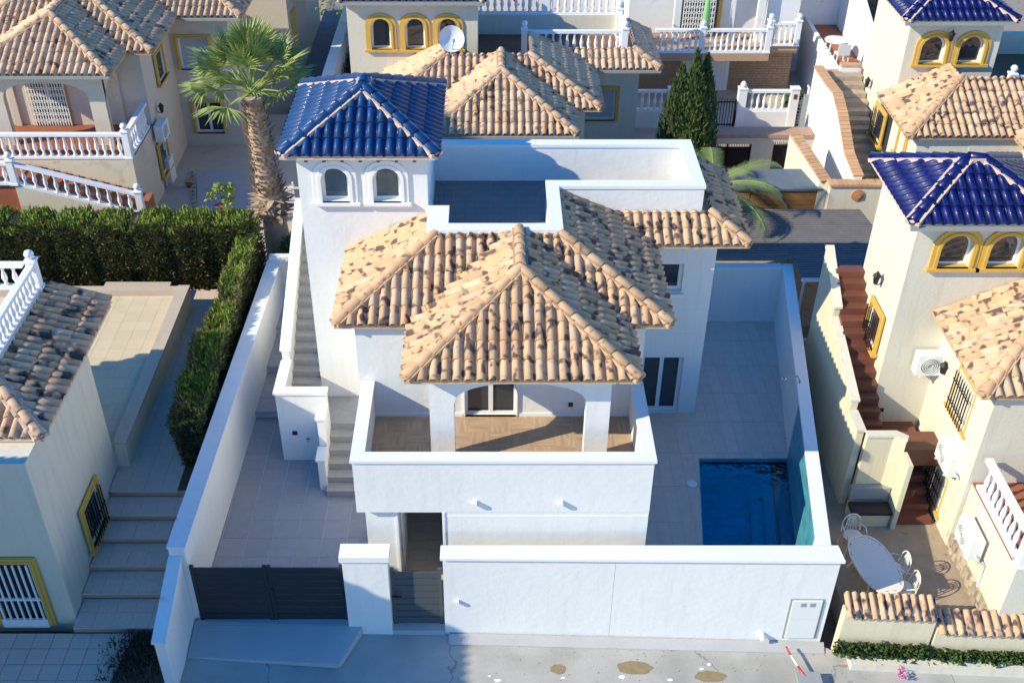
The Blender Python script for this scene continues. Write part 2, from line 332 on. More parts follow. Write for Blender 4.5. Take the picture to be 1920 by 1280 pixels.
# ------------------------------------------------------------------ roofs of barrel tiles
TW = 0.226; TL = 0.42; BR = 0.088
def tile_mesh(m, name='roof_tile'):
    v = []; f = []
    xs = [(-BR + 2 * BR * i / 6) for i in range(7)]
    prof = [(x, 0.092 * math.sqrt(max(0, 1 - (x / BR) ** 2))) for x in xs] + [(0.113, -0.012), (TW - BR + 0.004, 0.004)]
    n = len(prof)
    for x, z in prof: v.append((x, 0, z + 0.026))
    for x, z in prof: v.append((x * (0.93 if x < 0.1 else 1), TL * 1.09, z * 0.9 + 0.002))
    for x, z in prof: v.append((x * (0.84 if x < 0.1 else 1), 0.004, z * 0.84 + 0.008))
    for i in range(n - 1): f.append((i, i + 1, n + i + 1, n + i))
    for i in range(n - 1): f.append((i + 1, i, 2 * n + i, 2 * n + i + 1))
    me = bpy.data.meshes.new(name); me.from_pydata(v, [], f); me.materials.append(M[m])
    me.polygons.foreach_set('use_smooth', [i < n - 1 for i in range(len(f))]); me.update(); return me
def hip_mesh(m, L=0.40, r=0.125, name='hip_tile'):
    v = []; f = []; n = 7
    for (y, k, dz) in ((0, 1.0, 0.035), (L * 1.12, 0.86, 0.0), (0.004, 0.86, 0.015)):
        for i in range(n):
            a = math.pi * i / (n - 1); v.append((-math.cos(a) * r * k, y, math.sin(a) * r * 0.85 * k + dz - 0.02))
    for i in range(n - 1): f.append((i, i + 1, n + i + 1, n + i)); 
    for i in range(n - 1): f.append((i + 1, i, 2 * n + i, 2 * n + i + 1))
    me = bpy.data.meshes.new(name); me.from_pydata(v, [], f); me.materials.append(M[m])
    me.polygons.foreach_set('use_smooth', [i < n - 1 for i in range(len(f))]); me.update(); return me
_tm = {}
def tmesh(m):
    if m not in _tm: _tm[m] = tile_mesh(m)
    return _tm[m]
_hm = {}
def hmesh(m):
    if m not in _hm: _hm[m] = hip_mesh(m)
    return _hm[m]
class Roof:
    """collects faces; finish() lays the tiles as sub-parts of the roof part"""
    def __init__(s, house, mats, hipm, mortar='mortar', off=(0, 0, 0), deckm=None):
        s.h = house; s.mats = mats; s.hipm = hipm; s.mo = mortar; s.off = Vector(off); s.t = []; s.hips = []; s.deck = MB(); s.mort = []; s.deckm = deckm or mortar
    def face(s, a, b, poly, start=0.0):
        """a->b: eave line left to right seen from outside; poly: face outline (3D, CCW from above), includes a and b"""
        a = Vector(a) + s.off; b = Vector(b) + s.off; P = [Vector(p) + s.off for p in poly]
        u = (b - a).normalized()
        nrm = Vector((0, 0, 0))
        for i in range(len(P)): nrm += P[i].cross(P[(i + 1) % len(P)])
        nrm.normalize()
        if nrm.z < 0: nrm = -nrm
        sl = nrm.cross(u); L2 = [((p - a).dot(u), (p - a).dot(sl)) for p in P]
        s.deck.add([p - Vector((0, 0, 0.005)) for p in P] + [p - Vector((0, 0, 0.09)) for p in P],
                   [list(range(len(P))), list(range(len(P), 2 * len(P)))[::-1]] + [(i, i + len(P), (i + 1) % len(P) + len(P), (i + 1) % len(P)) for i in range(len(P))])
        umin = min(p[0] for p in L2); umax = max(p[0] for p in L2); n = max(1, round((umax - umin) / TW)); w = (umax - umin) / n
        for i in range(n):
            c = umin + (i + 0.5) * w; ys = []
            for k in range(len(L2)):
                p, q = L2[k], L2[(k + 1) % len(L2)]
                if (p[0] - c) * (q[0] - c) <= 0 and abs(p[0] - q[0]) > 1e-6:
                    ys.append(p[1] + (q[1] - p[1]) * (c - p[0]) / (q[0] - p[0]))
            if len(ys) < 2: continue
            y0, y1 = min(ys), max(ys); k = math.floor(y0 / TL + 1e-3)
            while k * TL < y1 - 0.03:
                s0 = max(k * TL, y0); s1 = min((k + 1) * TL, y1)
                if s1 - s0 > 0.05:
                    jit = random.uniform(-0.007, 0.007)
                    o = a + u * (c + jit) + sl * (s0 - (0.03 if k == 0 else 0)) + nrm * 0.004
                    ex = (s1 - s0) / TL
                    rot = Matrix((u, sl, nrm)).transposed().to_4x4() @ Matrix.Rotation(random.uniform(-0.03, 0.03), 4, 'Z') @ Matrix.Rotation(random.uniform(-0.012, 0.02), 4, 'X')
                    s.t.append(Matrix.Translation(o) @ rot @ Matrix.Diagonal((w / TW, ex, 1, 1)))
                k += 1
    def hip(s, a, b, m=None, lift=0.05, r=0.115):
        a = Vector(a) + s.off; b = Vector(b) + s.off; d = b - a; L = d.length; d.normalize(); n = max(1, round(L / 0.38)); st = L / n
        side = d.cross(Vector((0, 0, 1))).normalized(); up = side.cross(d)
        mo = MB().obox((a + b) / 2 + up * 0.02, side, d, up, r + (0.035 if s.mo == 'hip_terracotta' else 0.05), L / 2 - 0.02, 0.045); s.mort.append(mo)
        for i in range(n):
            o = a + d * (i * st + (0.02 if i == 0 else 0)) + up * (lift + 0.015)
            s.hips.append((Matrix.Translation(o) @ Matrix((side, d, up)).transposed().to_4x4() @ Matrix.Diagonal((r / 0.125, st / 0.40, r / 0.125, 1)), m or s.hipm))
    def finish(s, limit=300):
        R_ = s.deck.build('roof', s.deckm, s.h)
        for q in s.mort: q.build('ridge_mortar', s.mo, R_)
        cp = Vector((0, 0, CAMZ))
        s.t.sort(key=lambda m: (m.translation - cp).length)
        for m in s.t[:limit]:
            inst('roof_tile', tmesh(random.choices(s.mats, [3] + [1] * (len(s.mats) - 1))[0]), R_, m)
        rest = s.t[limit:]
        if rest:
            mb = MB(); src = [tuple(v.co) for v in tmesh(s.mats[0]).vertices]; fs = [tuple(p.vertices) for p in tmesh(s.mats[0]).polygons]; sm = [p.use_smooth for p in tmesh(s.mats[0]).polygons]
            for m in rest:
                k = len(mb.v); mb.v += [tuple(m @ Vector(c)) for c in src]
                for f, q in zip(fs, sm):
                    if q: mb.smooth.add(len(mb.f))
                    mb.f.append([i + k for i in f])
            o = mb.build('roof_tile', s.mats[0], R_); o['kind'] = 'stuff'
        for m, mm in s.hips: inst('hip_tile', hmesh(mm), R_, m)
        return R_

# ------------------------------------------------------------------ windows
def arch_pts(cx, z0, w, zs, n=10, rise=None):
    """outline of an arched opening, CCW in (a, z): bottom z0, spring zs, semicircle"""
    r = w / 2; rz = rise if rise is not None else r
    return [(cx - r, z0), (cx + r, z0)] + [(cx + r * math.cos(math.pi * i / n), zs + rz * math.sin(math.pi * i / n)) for i in range(n + 1)]
def rect_pts(a0, a1, z0, z1): return [(a0, z0), (a1, z0), (a1, z1), (a0, z1)]
def window(house, O, U, shape, trim='white_trim', band=0.14, proud=0.05, recess=0.14, panes=1, sill=True, frame='white_trim', grow=None, glass='glass', name='window', label=None, bars=None, fb=0.055):
    """shape: list of (a,z). trim band around, white frame, pane(s)."""
    O = Vector(O); U = Vector(U).normalized(); N = Vector((U.y, -U.x, 0)); Z = Vector((0, 0, 1))
    cx = (min(p[0] for p in shape) + max(p[0] for p in shape)) / 2; zb = min(p[1] for p in shape); zt = max(p[1] for p in shape)
    hw = (max(p[0] for p in shape) - min(p[0] for p in shape)) / 2; cz = (zb + zt) / 2; hh = (zt - zb) / 2
    def grown(d, bottom=0.0):
        return [(cx + (p[0] - cx) * (hw + d) / hw, (zb - bottom) if p[1] <= zb + 1e-6 else zb + (p[1] - zb) * (2 * hh + d) / (2 * hh)) for p in shape]
    def inner(d):
        return [(cx + (p[0] - cx) * (hw - d) / hw, zb + d + (p[1] - zb) * (2 * hh - 2 * d) / (2 * hh)) for p in shape]
    base = MB()
    if band > 0:
        # trim with moulded profile: two stepped bands
        base.panel(O + N * proud, U, grown(band), [grown(0.004)], proud + 0.02)
        base.panel(O + N * (proud + 0.025), U, grown(band * 0.45), [grown(0.006)], 0.03)
        win = base.build(name, trim, house)
    else:
        base.panel(O - N * (recess - 0.03), U, shape, [inner(fb)], 0.05); win = base.build(name, frame, house)
    if label: win['label'] = label
    if band > 0: MB().panel(O - N * (recess - 0.03), U, shape, [inner(fb)], 0.05).build('window_frame', frame, win)
    if panes > 1:
        mb = MB()
        for k in range(1, panes):
            a = cx - hw + 2 * hw * k / panes; mb.panel(O - N * (recess - 0.028), U, rect_pts(a - 0.05, a + 0.05, zb + fb, zt - fb), (), 0.05)
        mb.build('mullion', frame, win)
    pn = MB(); pn.panel(O - N * (recess + 0.0), U, inner(0.02), (), 0.01); pn.build('pane', glass, win)
    if sill:
        s = MB(); c = O + U * cx + Z * (zb - 0.035) + N * (0.5 * (proud + 0.07)); s.obox(c - N * 0.02, U, N, Z, hw + band + 0.05, 0.5 * (proud + 0.07) + 0.02, 0.035)
        s.panel(O + N * 0.0, U, rect_pts(cx - hw, cx + hw, zb - 0.03, zb + 0.012), (), recess - 0.02)
        s.build('sill', trim if band > 0 else frame, win)
    if bars:
        n, cross, out = bars; zc = lambda a: zt
        for k in range(n):
            a = cx - hw + 2 * hw * (k + 0.5) / n
            MB().bar(O + U * a + Z * (zb + 0.0) + N * out, O + U * a + Z * (zt - 0.02) + N * out, 0.022).build('bar', 'iron', win)
        for k in range(cross):
            z = zb + (zt - zb) * (k + 0.5) / cross
            MB().bar(O + U * (cx - hw) + Z * z + N * out, O + U * (cx + hw) + Z * z + N * out, 0.02).build('bar', 'iron', win)
    return win

# ------------------------------------------------------------------ balustrades
def baluster_mesh(h=0.62):
    mb = MB(); p = [(0.055, 0), (0.055, 0.07), (0.03, 0.1), (0.068, 0.24), (0.055, 0.34), (0.028, 0.46), (0.045, 0.52), (0.05, 0.62)]
    mb.lathe([(r, z * h / 0.62) for r, z in p], n=7); me = mb.build('baluster', 'rail_white'); d = me.data; bpy.data.objects.remove(me); return d
BAL = baluster_mesh()
def ball_post(parent, x, y, z, h=0.95, ball=True, name='post'):
    mb = MB(); mb.box(x - 0.1, x + 0.1, y - 0.1, y + 0.1, z, z + h); mb.box(x - 0.125, x + 0.125, y - 0.125, y + 0.125, z + h, z + h + 0.05); mb.box(x - 0.12, x + 0.12, y - 0.12, y + 0.12, z, z + 0.06)
    if ball: mb.lathe([(0.05, 0), (0.04, 0.03), (0.085, 0.07), (0.11, 0.13), (0.085, 0.2), (0.02, 0.235)], (x, y, z + h + 0.05), 10)
    return mb.build(name, 'rail_white', parent)
def balustrade(parent, a, b, z, posts=(True, True), h=0.85, sp=0.24, z2=None, ball=True, base=True, name='balustrade'):
    """from a to b (xy) standing on z; z2 for a sloping one. Returns the rail part with balusters below it"""
    z2 = z if z2 is None else z2; A = Vector((a[0], a[1], z)); B = Vector((b[0], b[1], z2)); d = B - A; L = Vector((d.x, d.y, 0)).length
    mb = MB(); up = Vector((0, 0, 1)); mb.bar(A + up * (h - 0.045), B + up * (h - 0.045), 0.16, 0.09)
    if base: mb.bar(A + up * 0.04, B + up * 0.04, 0.15, 0.08)
    rail = mb.build(name, 'rail_white', parent)
    n = max(1, int(round(L / sp)) - 1)
    for i in range(n):
        t = (i + 1) / (n + 1); p = A + d * t
        inst('baluster', BAL, rail, Matrix.Translation(p + up * 0.07) @ Matrix.Diagonal((1, 1, (h - 0.14) / 0.62, 1)))
    if posts[0]: ball_post(rail, a[0], a[1], z, h + 0.05, ball)
    if posts[1]: ball_post(rail, b[0], b[1], z2, h + 0.05, ball)
    return rail

# ================================================================== SETTING
g = MB(); g.box(-150, 150, -60, 260, -2.6, -1.45); struct(g, 'ground', 'ground')
def sz(x): return -0.42 - 0.026 * (x + 6)
# street in front (slopes very gently down to the right)
st = MB(); st.prism([(-8.5, 6), (26, 6), (26, 14.7), (7.6, 15.05), (7.0, 15.45), (-1.0, 15.55), (-8.5, 15.9)], -1.6, [sz(-8.5), sz(26), sz(26), sz(7.6), sz(7.0), sz(-1.0), sz(-8.5)]); struct(st, 'street', 'concrete')
kb = MB(); kb.prism([(7.6, 14.72), (26, 14.1), (26, 14.85), (7.6, 15.3)], -1.2, -0.6); struct(kb, 'pavement', 'pale_cream')
for (px, py, rx, ry) in ((1047, 1253, .17, .13), (1190, 1248, .40, .17), (1333, 1262, .34, .15)):
    c = gz(px, py, -0.6); mb = MB(); n = 18
    pl = [(c.x + rx * math.cos(2 * math.pi * i / n) * random.uniform(.86, 1.1), c.y + ry * math.sin(2 * math.pi * i / n) * random.uniform(.86, 1.1)) for i in range(n)]
    mb.prism(pl, [sz(p[0]) - 0.02 for p in pl], [sz(p[0]) + 0.004 for p in pl])
    o = mb.build('wet_stain', 'stain'); o['kind'] = 'structure'

# ================================================================== generic villa of the estate (local survey frame = the white villa)
ZE = 5.4; K = 0.478
def villa(name, label, off, wallm='cream', trim='yellow', tiles=('terracotta', 'terracotta_pale'), tower_tile='navy_tile', hip='hip_terracotta', terrace='balustrade', arches=2,
          main=False, tower_mortar='pale_mortar', block_top=True, gutter=True, wing=True, tower_w=None, reja=False, L0x=-3.25, win_glass='glass', arch=None, TB=25.2):
    ox, oy, oz = off; O3 = Vector(off)
    h = thing(name, label, 'house', (ox, oy + 16.2, oz))
    def P(x, y, z): return (x + ox, y + oy, z + oz)
    def bx(mb, x0, x1, y0, y1, z0, z1): return mb.box(x0 + ox, x1 + ox, y0 + oy, y1 + oy, z0 + oz, z1 + oz)
    def fpan(mb, y, outer, holes=(), t=0.25): return mb.panel((ox, oy + y, oz), (1, 0, 0), outer, holes, t)
    zb = -0.3 if main else -1.2
    tx0, tx1 = (-4.25, -1.4) if tower_w is None else tower_w
    TY = 21.7; TE = 7.85
    # --- ground floor block, entrance recess, balcony slab
    w1 = MB(); bx(w1, -0.95 if main else -2.75, 3.25, 16.2, 18.9 if main else 18.74, zb, 2.84 if main else 2.395); w1_ = w1.build('wall', wallm, h)
    if main: MB_ = MB(); bx(MB_, -2.6, -1.95, 16.36, 19.6, zb, 2.4); bx(MB_, -1.95, -0.95, 19.5, 19.7, zb, 2.4); MB_.build('wall', wallm, h)
    # upper facade and balcony parapet, one band proud of the lower wall by a hair
    w2 = MB(); bx(w2, -2.75, 3.256, 16.194, 18.74, 2.4, 2.83); w2.build('balcony_slab', wallm, h)
    if main:
        par = MB(); t = 0.2
        bx(par, -2.75, 3.25, 16.19, 16.19 + t, 2.42, 3.78); bx(par, -2.75, -2.75 + t, 16.39, 18.745, 2.83, 3.78); bx(par, 3.25 - t, 3.25, 16.39, 18.745, 2.83, 3.78); par.build('parapet', wallm, h)
        cp = MB(); bx(cp, -2.79, 3.29, 16.15, 16.43, 3.78, 3.85); bx(cp, -2.79, -2.51, 16.43, 18.73, 3.782, 3.85); bx(cp, 3.01, 3.29, 16.43, 18.73, 3.782, 3.85); cp.build('coping', 'white_trim', h)
        fl = MB(); bx(fl, -2.55, 3.05, 16.39, 18.745, 2.83, 2.85); fl.build('balcony_floor', 'parquet', h)
        sk = MB(); bx(sk, -2.55, -0.62, 18.72, 18.748, 2.85, 2.93); bx(sk, 0.62, 3.05, 18.72, 18.748, 2.85, 2.93); sk.build('skirting', 'white_trim', h)
    else:
        fl = MB(); bx(fl, -2.75, 3.25, 16.2, 18.745, 2.83, 2.85); fl.build('balcony_floor', 'red_floor', h)
        balustrade(h, (ox - 2.65, oy + 16.3), (ox + 3.15, oy + 16.3), 2.85 + oz); balustrade(h, (ox - 2.65, oy + 18.6), (ox - 2.65, oy + 16.5), 2.85 + oz, posts=(False, False))
        balustrade(h, (ox + 3.15, oy + 18.6), (ox + 3.15, oy + 16.5), 2.85 + oz, posts=(False, False))
    # --- first floor front wall with glazed door
    w3 = MB(); hole = rect_pts(-0.56, 0.56, 2.86, 4.98)
    bx(w3, L0x + 0.4, -2.85, 18.76, 21.0, zb, 5.3) if L0x < -3.3 else None; fpan(w3, 18.75, rect_pts(-2.85, 3.25, 2.84, 5.32), [hole], 0.25); bx(w3, -2.85, 3.25, 19.0, 24.9, zb, 5.32); bx(w3, -2.84, -2.0, 18.76, 19.0, zb, 2.84); w3.build('wall', wallm, h)
    window(h, (ox, oy + 18.75, oz), (1, 0, 0), hole, 'white_trim' if main else trim, band=0.07 if main else 0.12, proud=0.02, recess=0.1, panes=2, sill=False, name='balcony_door', label='glazed double door onto the balcony')
    if reja:
        gr = MB()
        for k in range(15): x = -0.62 + 1.24 * k / 14; gr.bar(P(x, 18.64, 2.87), P(x, 18.64, 5.0), 0.028)
        for k in range(9):
            for j in range(7):
                x = -0.62 + 1.24 * j / 7; z = 3.0 + 0.22 * k; gr.bar(P(x, 18.635, z), P(x + 0.177, 18.635, z + 0.12), 0.018); gr.bar(P(x, 18.635, z + 0.12), P(x + 0.177, 18.635, z), 0.018)
        gr.build('folding_grille', 'rail_white', h)
    # --- porch: front arch wall, two side arches
    parch = [(-0.74, 2.84), (1.93, 2.84)] + [(0.595 + 1.335 * math.cos(math.pi * i / 16), 4.42 + 0.56 * math.sin(math.pi * i / 16) ** 0.8) for i in range(17)]
    outer = [(-1.24, 2.83), (-0.74, 2.83)] + parch[2:][::-1] + [(1.93, 2.83), (2.42, 2.83), (2.42, 5.3), (-1.24, 5.3)]
    outer = [(-1.24, 2.83), (-0.74, 2.83)] + [parch[i] for i in range(18, 1, -1)] + [(1.93, 2.83), (2.42, 2.83), (2.42, 5.3), (-1.24, 5.3)]
    pw = MB(); fpan(pw, 17.2, outer, (), 0.24)
    for xx in (-1.24, 2.42 - 0.2):
        so = [(0, 4.3), (0, 2.84)]
        sa = [(-1.45, 2.83), (-1.35, 2.83)] + [(-0.7 - 0.65 * math.cos(math.pi * i / 10), 4.3 + 0.5 * math.sin(math.pi * i / 10)) for i in range(11)] + [(-0.05, 2.83), (0.0, 2.83), (0, 5.3), (-1.45, 5.3)]
        # U runs towards the front so that the normal points to -x
        pw.panel((xx + ox, oy + 17.3, oz), (0, -1, 0), [(a, z) for a, z in sa], (), 0.2)
    pw.build('porch', wallm, h)
    # --- wing
    if wing:
        wg = MB(); d0 = rect_pts(3.84, 4.9, 0.02, 1.82) if main else rect_pts(3.7, 4.7, 0.9, 2.1); d1 = rect_pts(4.0, 4.62, 3.8, 4.6) if main else rect_pts(3.5, 4.6, 3.35, 4.5)
        fpan(wg, 22.27, rect_pts(3.25, 5.35, zb, 5.32), [d0, d1], 0.25); bx(wg, 3.25, 5.35, 22.52, 25.3, zb, 5.32); wg.build('wall', wallm, h)
        window(h, (ox, oy + 22.27, oz), (1, 0, 0), d0, trim, fb=0.09 if main else 0.055, band=0.0 if main else 0.12, recess=0.16, panes=2, sill=False, name='sliding_door' if main else 'window')
        window(h, (ox, oy + 22.27, oz), (1, 0, 0), d1, trim, fb=0.09 if main else 0.055, band=0.0 if main else 0.12, recess=0.16, sill=main, name='window', glass=win_glass)
        if main:
            for zz in (2.62, 3.3): s = MB(); bx(s, 3.25, 5.352, 22.255, 22.28, zz, zz + 0.02); s.build('render_groove', 'white_trim', h)
    # --- tower
    openings = []; n = arches; wd, za0, za1, centres = arch
    for c in centres: openings.append(arch_pts(c, za0, wd, za1 - wd / 2, 10))
    tw = MB(); fpan(tw, TY, rect_pts(tx0, tx1, zb, TE - 0.05), openings, 0.25)
    bx(tw, tx0, tx1, TY + 0.25, TB, zb, TE - 0.05); tw.build('tower_wall', wallm, h)
    for c, s in zip(centres, openings):
        window(h, (ox, oy + TY, oz), (1, 0, 0), s, 'white_trim' if main else trim, band=0.18, proud=0.045, recess=0.17, name='arched_window', glass='pale_glass' if main else 'glass')
    # --- roofs
    rf = Roof(h, list(tiles), hip, 'hip_terracotta', off)
    FL = (-1.68, 16.75, ZE); FR = (2.91, 16.75, ZE); A = (0.615, 19.045, ZE + K * 2.295); YW = 20.63; zt = ZE + K * (YW - 18.6)
    E1 = (-1.68, 18.6, ZE); E2 = (2.91, 18.6, ZE); V1 = (-1.68 + (YW - 18.6), YW, zt); V2 = (2.91 - (YW - 18.6), YW, zt); Bk = (0.615, YW, A[2])
    L0 = (L0x, 18.6, ZE); T1 = (L0x + YW - 18.6, YW, zt); R0 = (3.77, 18.6, ZE); T2 = (1.55, YW, zt)
    rf.face(FL, FR, [FL, FR, A]); rf.face(E1, FL, [E1, FL, A, Bk, V1]); rf.face(FR, E2, [FR, E2, V2, Bk, A])
    rf.face(L0, E1, [L0, E1, V1, T1]); La = (L0x, TY, ZE)
    rf.face(La, L0, [La, L0, T1, (T1[0], TY, zt)])
    rf.face(E2, R0, [E2, R0, T2, V2])
    zw = ZE + K * 0.83; ev = (3.77 - (zw - ZE) / ((zt - ZE) / 2.22))
    rf.face(R0, (3.77, 21.8, ZE), [R0, (3.77, 21.8, ZE), (ev, 22.63, zw), (1.55, 22.63, zt), T2])
    rf.hip(FL, A); rf.hip(FR, A); rf.hip(A, Bk); rf.hip(L0, T1); rf.hip(R0, T2)
    if wing:
        rf.face((3.77, 21.8, ZE), (6.0, 21.8, ZE), [(3.77, 21.8, ZE), (6.0, 21.8, ZE), (5.17, 22.63, zw), (ev, 22.63, zw)])
        rf.face((6.0, 21.8, ZE), (6.0, 25.5, ZE), [(6.0, 21.8, ZE), (6.0, 25.5, ZE), (5.17, 25.5, zw), (5.17, 22.63, zw)])
        rf.hip((6.0, 21.8, ZE), (5.17, 22.63, zw))
    rf.finish()
    ea = MB(); bx(ea, -1.5, 2.73, 16.95, 18.7, ZE - 0.14, ZE - 0.085); bx(ea, -3.05, 3.57, 18.8, 21.6, ZE - 0.14, ZE - 0.085); bx(ea, 3.6, 5.8, 22.0, 25.3, ZE - 0.14, ZE - 0.085); ea.build('soffit', 'white_trim' if main else 'pale_cream', h)
    if gutter and not main:
        gt = MB(); bx(gt, -1.68, 2.91, 16.66, 16.74, ZE - 0.1, ZE - 0.02); gt.build('gutter', 'plastic_grey', h)
        gt = MB(); bx(gt, 3.9, 6.0, 21.7, 21.78, ZE - 0.1, ZE - 0.02); gt.build('gutter', 'plastic_grey', h)
    # --- terrace
    ts = MB(); ts.prism([(p[0] + ox, p[1] + oy) for p in ((-1.4, 20.85), (1.3, 20.85), (1.3, 22.85), (4.7, 22.85), (4.7, 24.8), (-1.4, 24.8))], 5.325 + oz, 5.49 + oz); slab = ts.build('terrace_slab', 'grout', h)
    if main:
        pave(slab, 'floor_tile', [(-1.39, 20.9), (1.3, 20.9), (1.3, 24.78), (-1.39, 24.78)], 5.5, 0.02, (0.3, 0.3), 'terrace_tile', 0.006, limit=290)
        pave(slab, 'floor_tile', [(1.306, 22.9), (4.7, 22.9), (4.7, 24.78), (1.306, 24.78)], 5.5, 0.02, (0.6, 0.6), 'terrace_tile', 0.006, limit=0)
    else: fl = MB(); bx(fl, -1.4, 4.7, 22.9, 24.78, 5.49, 5.5); bx(fl, -1.4, 1.3, 20.9, 22.9, 5.49, 5.5); fl.build('terrace_floor', 'door_wood', h)
    tp = MB(); cz = 6.42
    if terrace == 'parapet':
        bx(tp, tx1, 1.55, YW, YW + 0.25, 5.3, cz); bx(tp, tx1, -0.95, YW + 0.25, TY - 0.003, 5.3, cz); bx(tp, 1.3, 1.55, YW + 0.25, 22.88, 5.3, cz)
        bx(tp, 1.55, 4.95, 22.63, 22.88, 5.3, cz); bx(tp, 4.7, 4.95, 22.88, 24.78, 5.3, cz); bx(tp, tx1, 4.95, 24.78, 25.03, 5.3, cz); tp.build('parapet', wallm, h)
        c = MB(); e = 0.025; z0, z1 = cz, 6.5
        bx(c, tx1, 1.55 + e, YW - e, YW + 0.25 + e, z0, z1); bx(c, tx1, -0.95 + e, YW + 0.25 + e, TY - 0.003, z0, z1); bx(c, 1.3 - e, 1.55 + e, YW + 0.25 + e, 22.63 - e, z0, z1)
        bx(c, 1.3 - e, 4.95 + e, 22.63 - e, 22.88 + e, z0, z1); bx(c, 4.7 - e, 4.95 + e, 22.88 + e, 24.78 - e, z0, z1); bx(c, tx1, 4.95 + e, 24.78 - e, 25.03 + e, z0, z1); c.build('coping', 'white_trim', h)
    else:
        bx(tp, tx1, 1.55, YW, YW + 0.25, 5.3, 5.62); bx(tp, 1.3, 1.55, YW + 0.25, 22.88, 5.3, 5.62); bx(tp, 1.55, 4.95, 22.63, 22.88, 5.3, 5.62); bx(tp, 4.7, 4.95, 22.88, 24.78, 5.3, 5.62)
        bx(tp, tx1, 4.95, 24.78, 25.03, 5.3, 6.2); tp.build('parapet', wallm, h)
        B = lambda a, b, **k: balustrade(h, (a[0] + ox, a[1] + oy), (b[0] + ox, b[1] + oy), 5.6 + oz, h=0.8, **k)
        if terrace == 'balustrade':
            B((-1.2, 20.75), (1.42, 20.75)); B((1.42, 21.0), (1.42, 22.6), posts=(False, False)); B((1.42, 22.75), (4.82, 22.75)); B((4.82, 23.0), (4.82, 24.7), posts=(False, False))
        elif terrace == 'wing_balustrade':
            B((1.42, 22.75), (4.82, 22.75)); B((4.82, 23.0), (4.82, 24.7), posts=(False, True))
    # --- tower roof
    te = Roof(h, [tower_tile], tower_tile, tower_mortar, off); ex0, ex1, ey0, ey1 = tx0 - 0.3, tx1 + 0.26, TY - 0.28, TB + 0.3; hw = min(ex1 - ex0, ey1 - ey0) / 2; kt = 0.5; za = TE + kt * hw
    cx = (ex0 + ex1) / 2
    if ex1 - ex0 <= ey1 - ey0: a1 = (cx, ey0 + hw, za); a2 = (cx, ey1 - hw, za); rl, rr_ = (a1, a2), (a1, a2)
    else: a1 = (ex0 + hw, (ey0 + ey1) / 2, za); a2 = (ex1 - hw, (ey0 + ey1) / 2, za)
    c00, c10, c11, c01 = (ex0, ey0, TE), (ex1, ey0, TE), (ex1, ey1, TE), (ex0, ey1, TE)
    if ex1 - ex0 <= ey1 - ey0:
        te.face(c00, c10, [c00, c10, a1]); te.face(c10, c11, [c10, c11, a2, a1]); te.face(c11, c01, [c11, c01, a2]); te.face(c01, c00, [c01, c00, a1, a2])
        te.hip(c00, a1); te.hip(c10, a1); te.hip(c11, a2); te.hip(c01, a2); te.hip(a1, a2)
    else:
        te.face(c00, c10, [c00, c10, a2, a1]); te.face(c10, c11, [c10, c11, a2]); te.face(c11, c01, [c11, c01, a1, a2]); te.face(c01, c00, [c01, c00, a1])
        te.hip(c00, a1); te.hip(c10, a2); te.hip(c11, a2); te.hip(c01, a1); te.hip(a1, a2)
    trf = te.finish(); 
    so = MB(); bx(so, ex0 + 0.06, ex1 - 0.06, ey0 + 0.06, ey1 - 0.06, TE - 0.13, TE - 0.085); so.build('soffit', 'white_trim' if main else 'mortar', h)
    nr = 7 if n == 2 else 9
    for k in range(nr):
        x = tx0 + 0.25 + (tx1 - tx0 - 0.5) * k / (nr - 1); r = MB(); bx(r, x - 0.035, x + 0.035, ey0 + 0.1, TY, TE - 0.2, TE - 0.13); r.build('rafter_end', 'door_wood', h)
    if not main:
        gt = MB(); bx(gt, ex0, ex1, ey0 - 0.07, ey0 + 0.01, TE - 0.13, TE - 0.04); gt.build('gutter', 'plastic_grey', h)
    return h

# ================================================================== THE WHITE VILLA
V0 = (0, 0, 0)
house = villa('white_villa', 'white villa with blue tower roof, spotted barrel-tile roofs and arched porch, in the centre', V0, 'white', 'white_trim', ('terracotta', 'terracotta_warm', 'terracotta_pale'), 'blue_tile', 'hip_terracotta', 'parapet', 2, main=True, tower_mortar='pale_mortar', arch=(0.6, 6.60, 7.44, (-3.44, -2.30)), TB=24.95)
# entrance trim and hairline between the facade lifts
mb = MB(); mb.box(-1.0, -0.944, 16.18, 16.3, -0.1, 2.4); mb.box(-1.98, -1.93, 16.33, 16.5, -0.1, 2.4); mb.build('door_frame', 'white_trim', house)
mb = MB(); mb.box(-0.94, 3.246, 16.192, 16.203, 2.28, 2.3); mb.build('render_groove', 'white_trim', house)
mb = MB(); mb.box(-1.94, -1.9, 16.9, 17.75, 0.02, 2.1); dr = mb.build('entrance_door', 'white_trim', house)
MB().box(-1.9, -1.87, 17.6, 17.66, 1.0, 1.1).build('handle', 'chrome', dr)
# square socket on the back wall of the balcony
c = gy(1070, 758, 18.74); MB().box(c.x - 0.05, c.x + 0.05, 18.73, 18.748, c.z - 0.06, c.z + 0.05).build('socket', 'dark', house)
# upper stair flight on the left with parapet walls
zl = 1.02; ls = MB(); ls.box(-4.97, -2.87, 20.655, 21.68, -0.2, zl - 0.03); ls.build('stair_landing', 'white', house)
lf = MB(); lf.box(-4.25, -2.86, 20.642, 21.69, zl - 0.2, zl + .002); lf.build('landing_floor', 'step_tile', house)
for i in range(5):
    y = 19.15 + 0.3 * i; z = 0.17 * (i + 1)
    o = MB(); o.box(-3.93, -2.765, y, y + 0.292, -0.1, z); o.build('step', 'step_tile', house)
ylast = 21.05
for i in range(24):
    y = ylast + 0.265 * i; z = zl + 0.172 * (i + 1)
    o = MB(); o.box(-4.97, -4.253, y, y + 0.29, z - 0.5, z); o.build('step', 'step_tile', house)
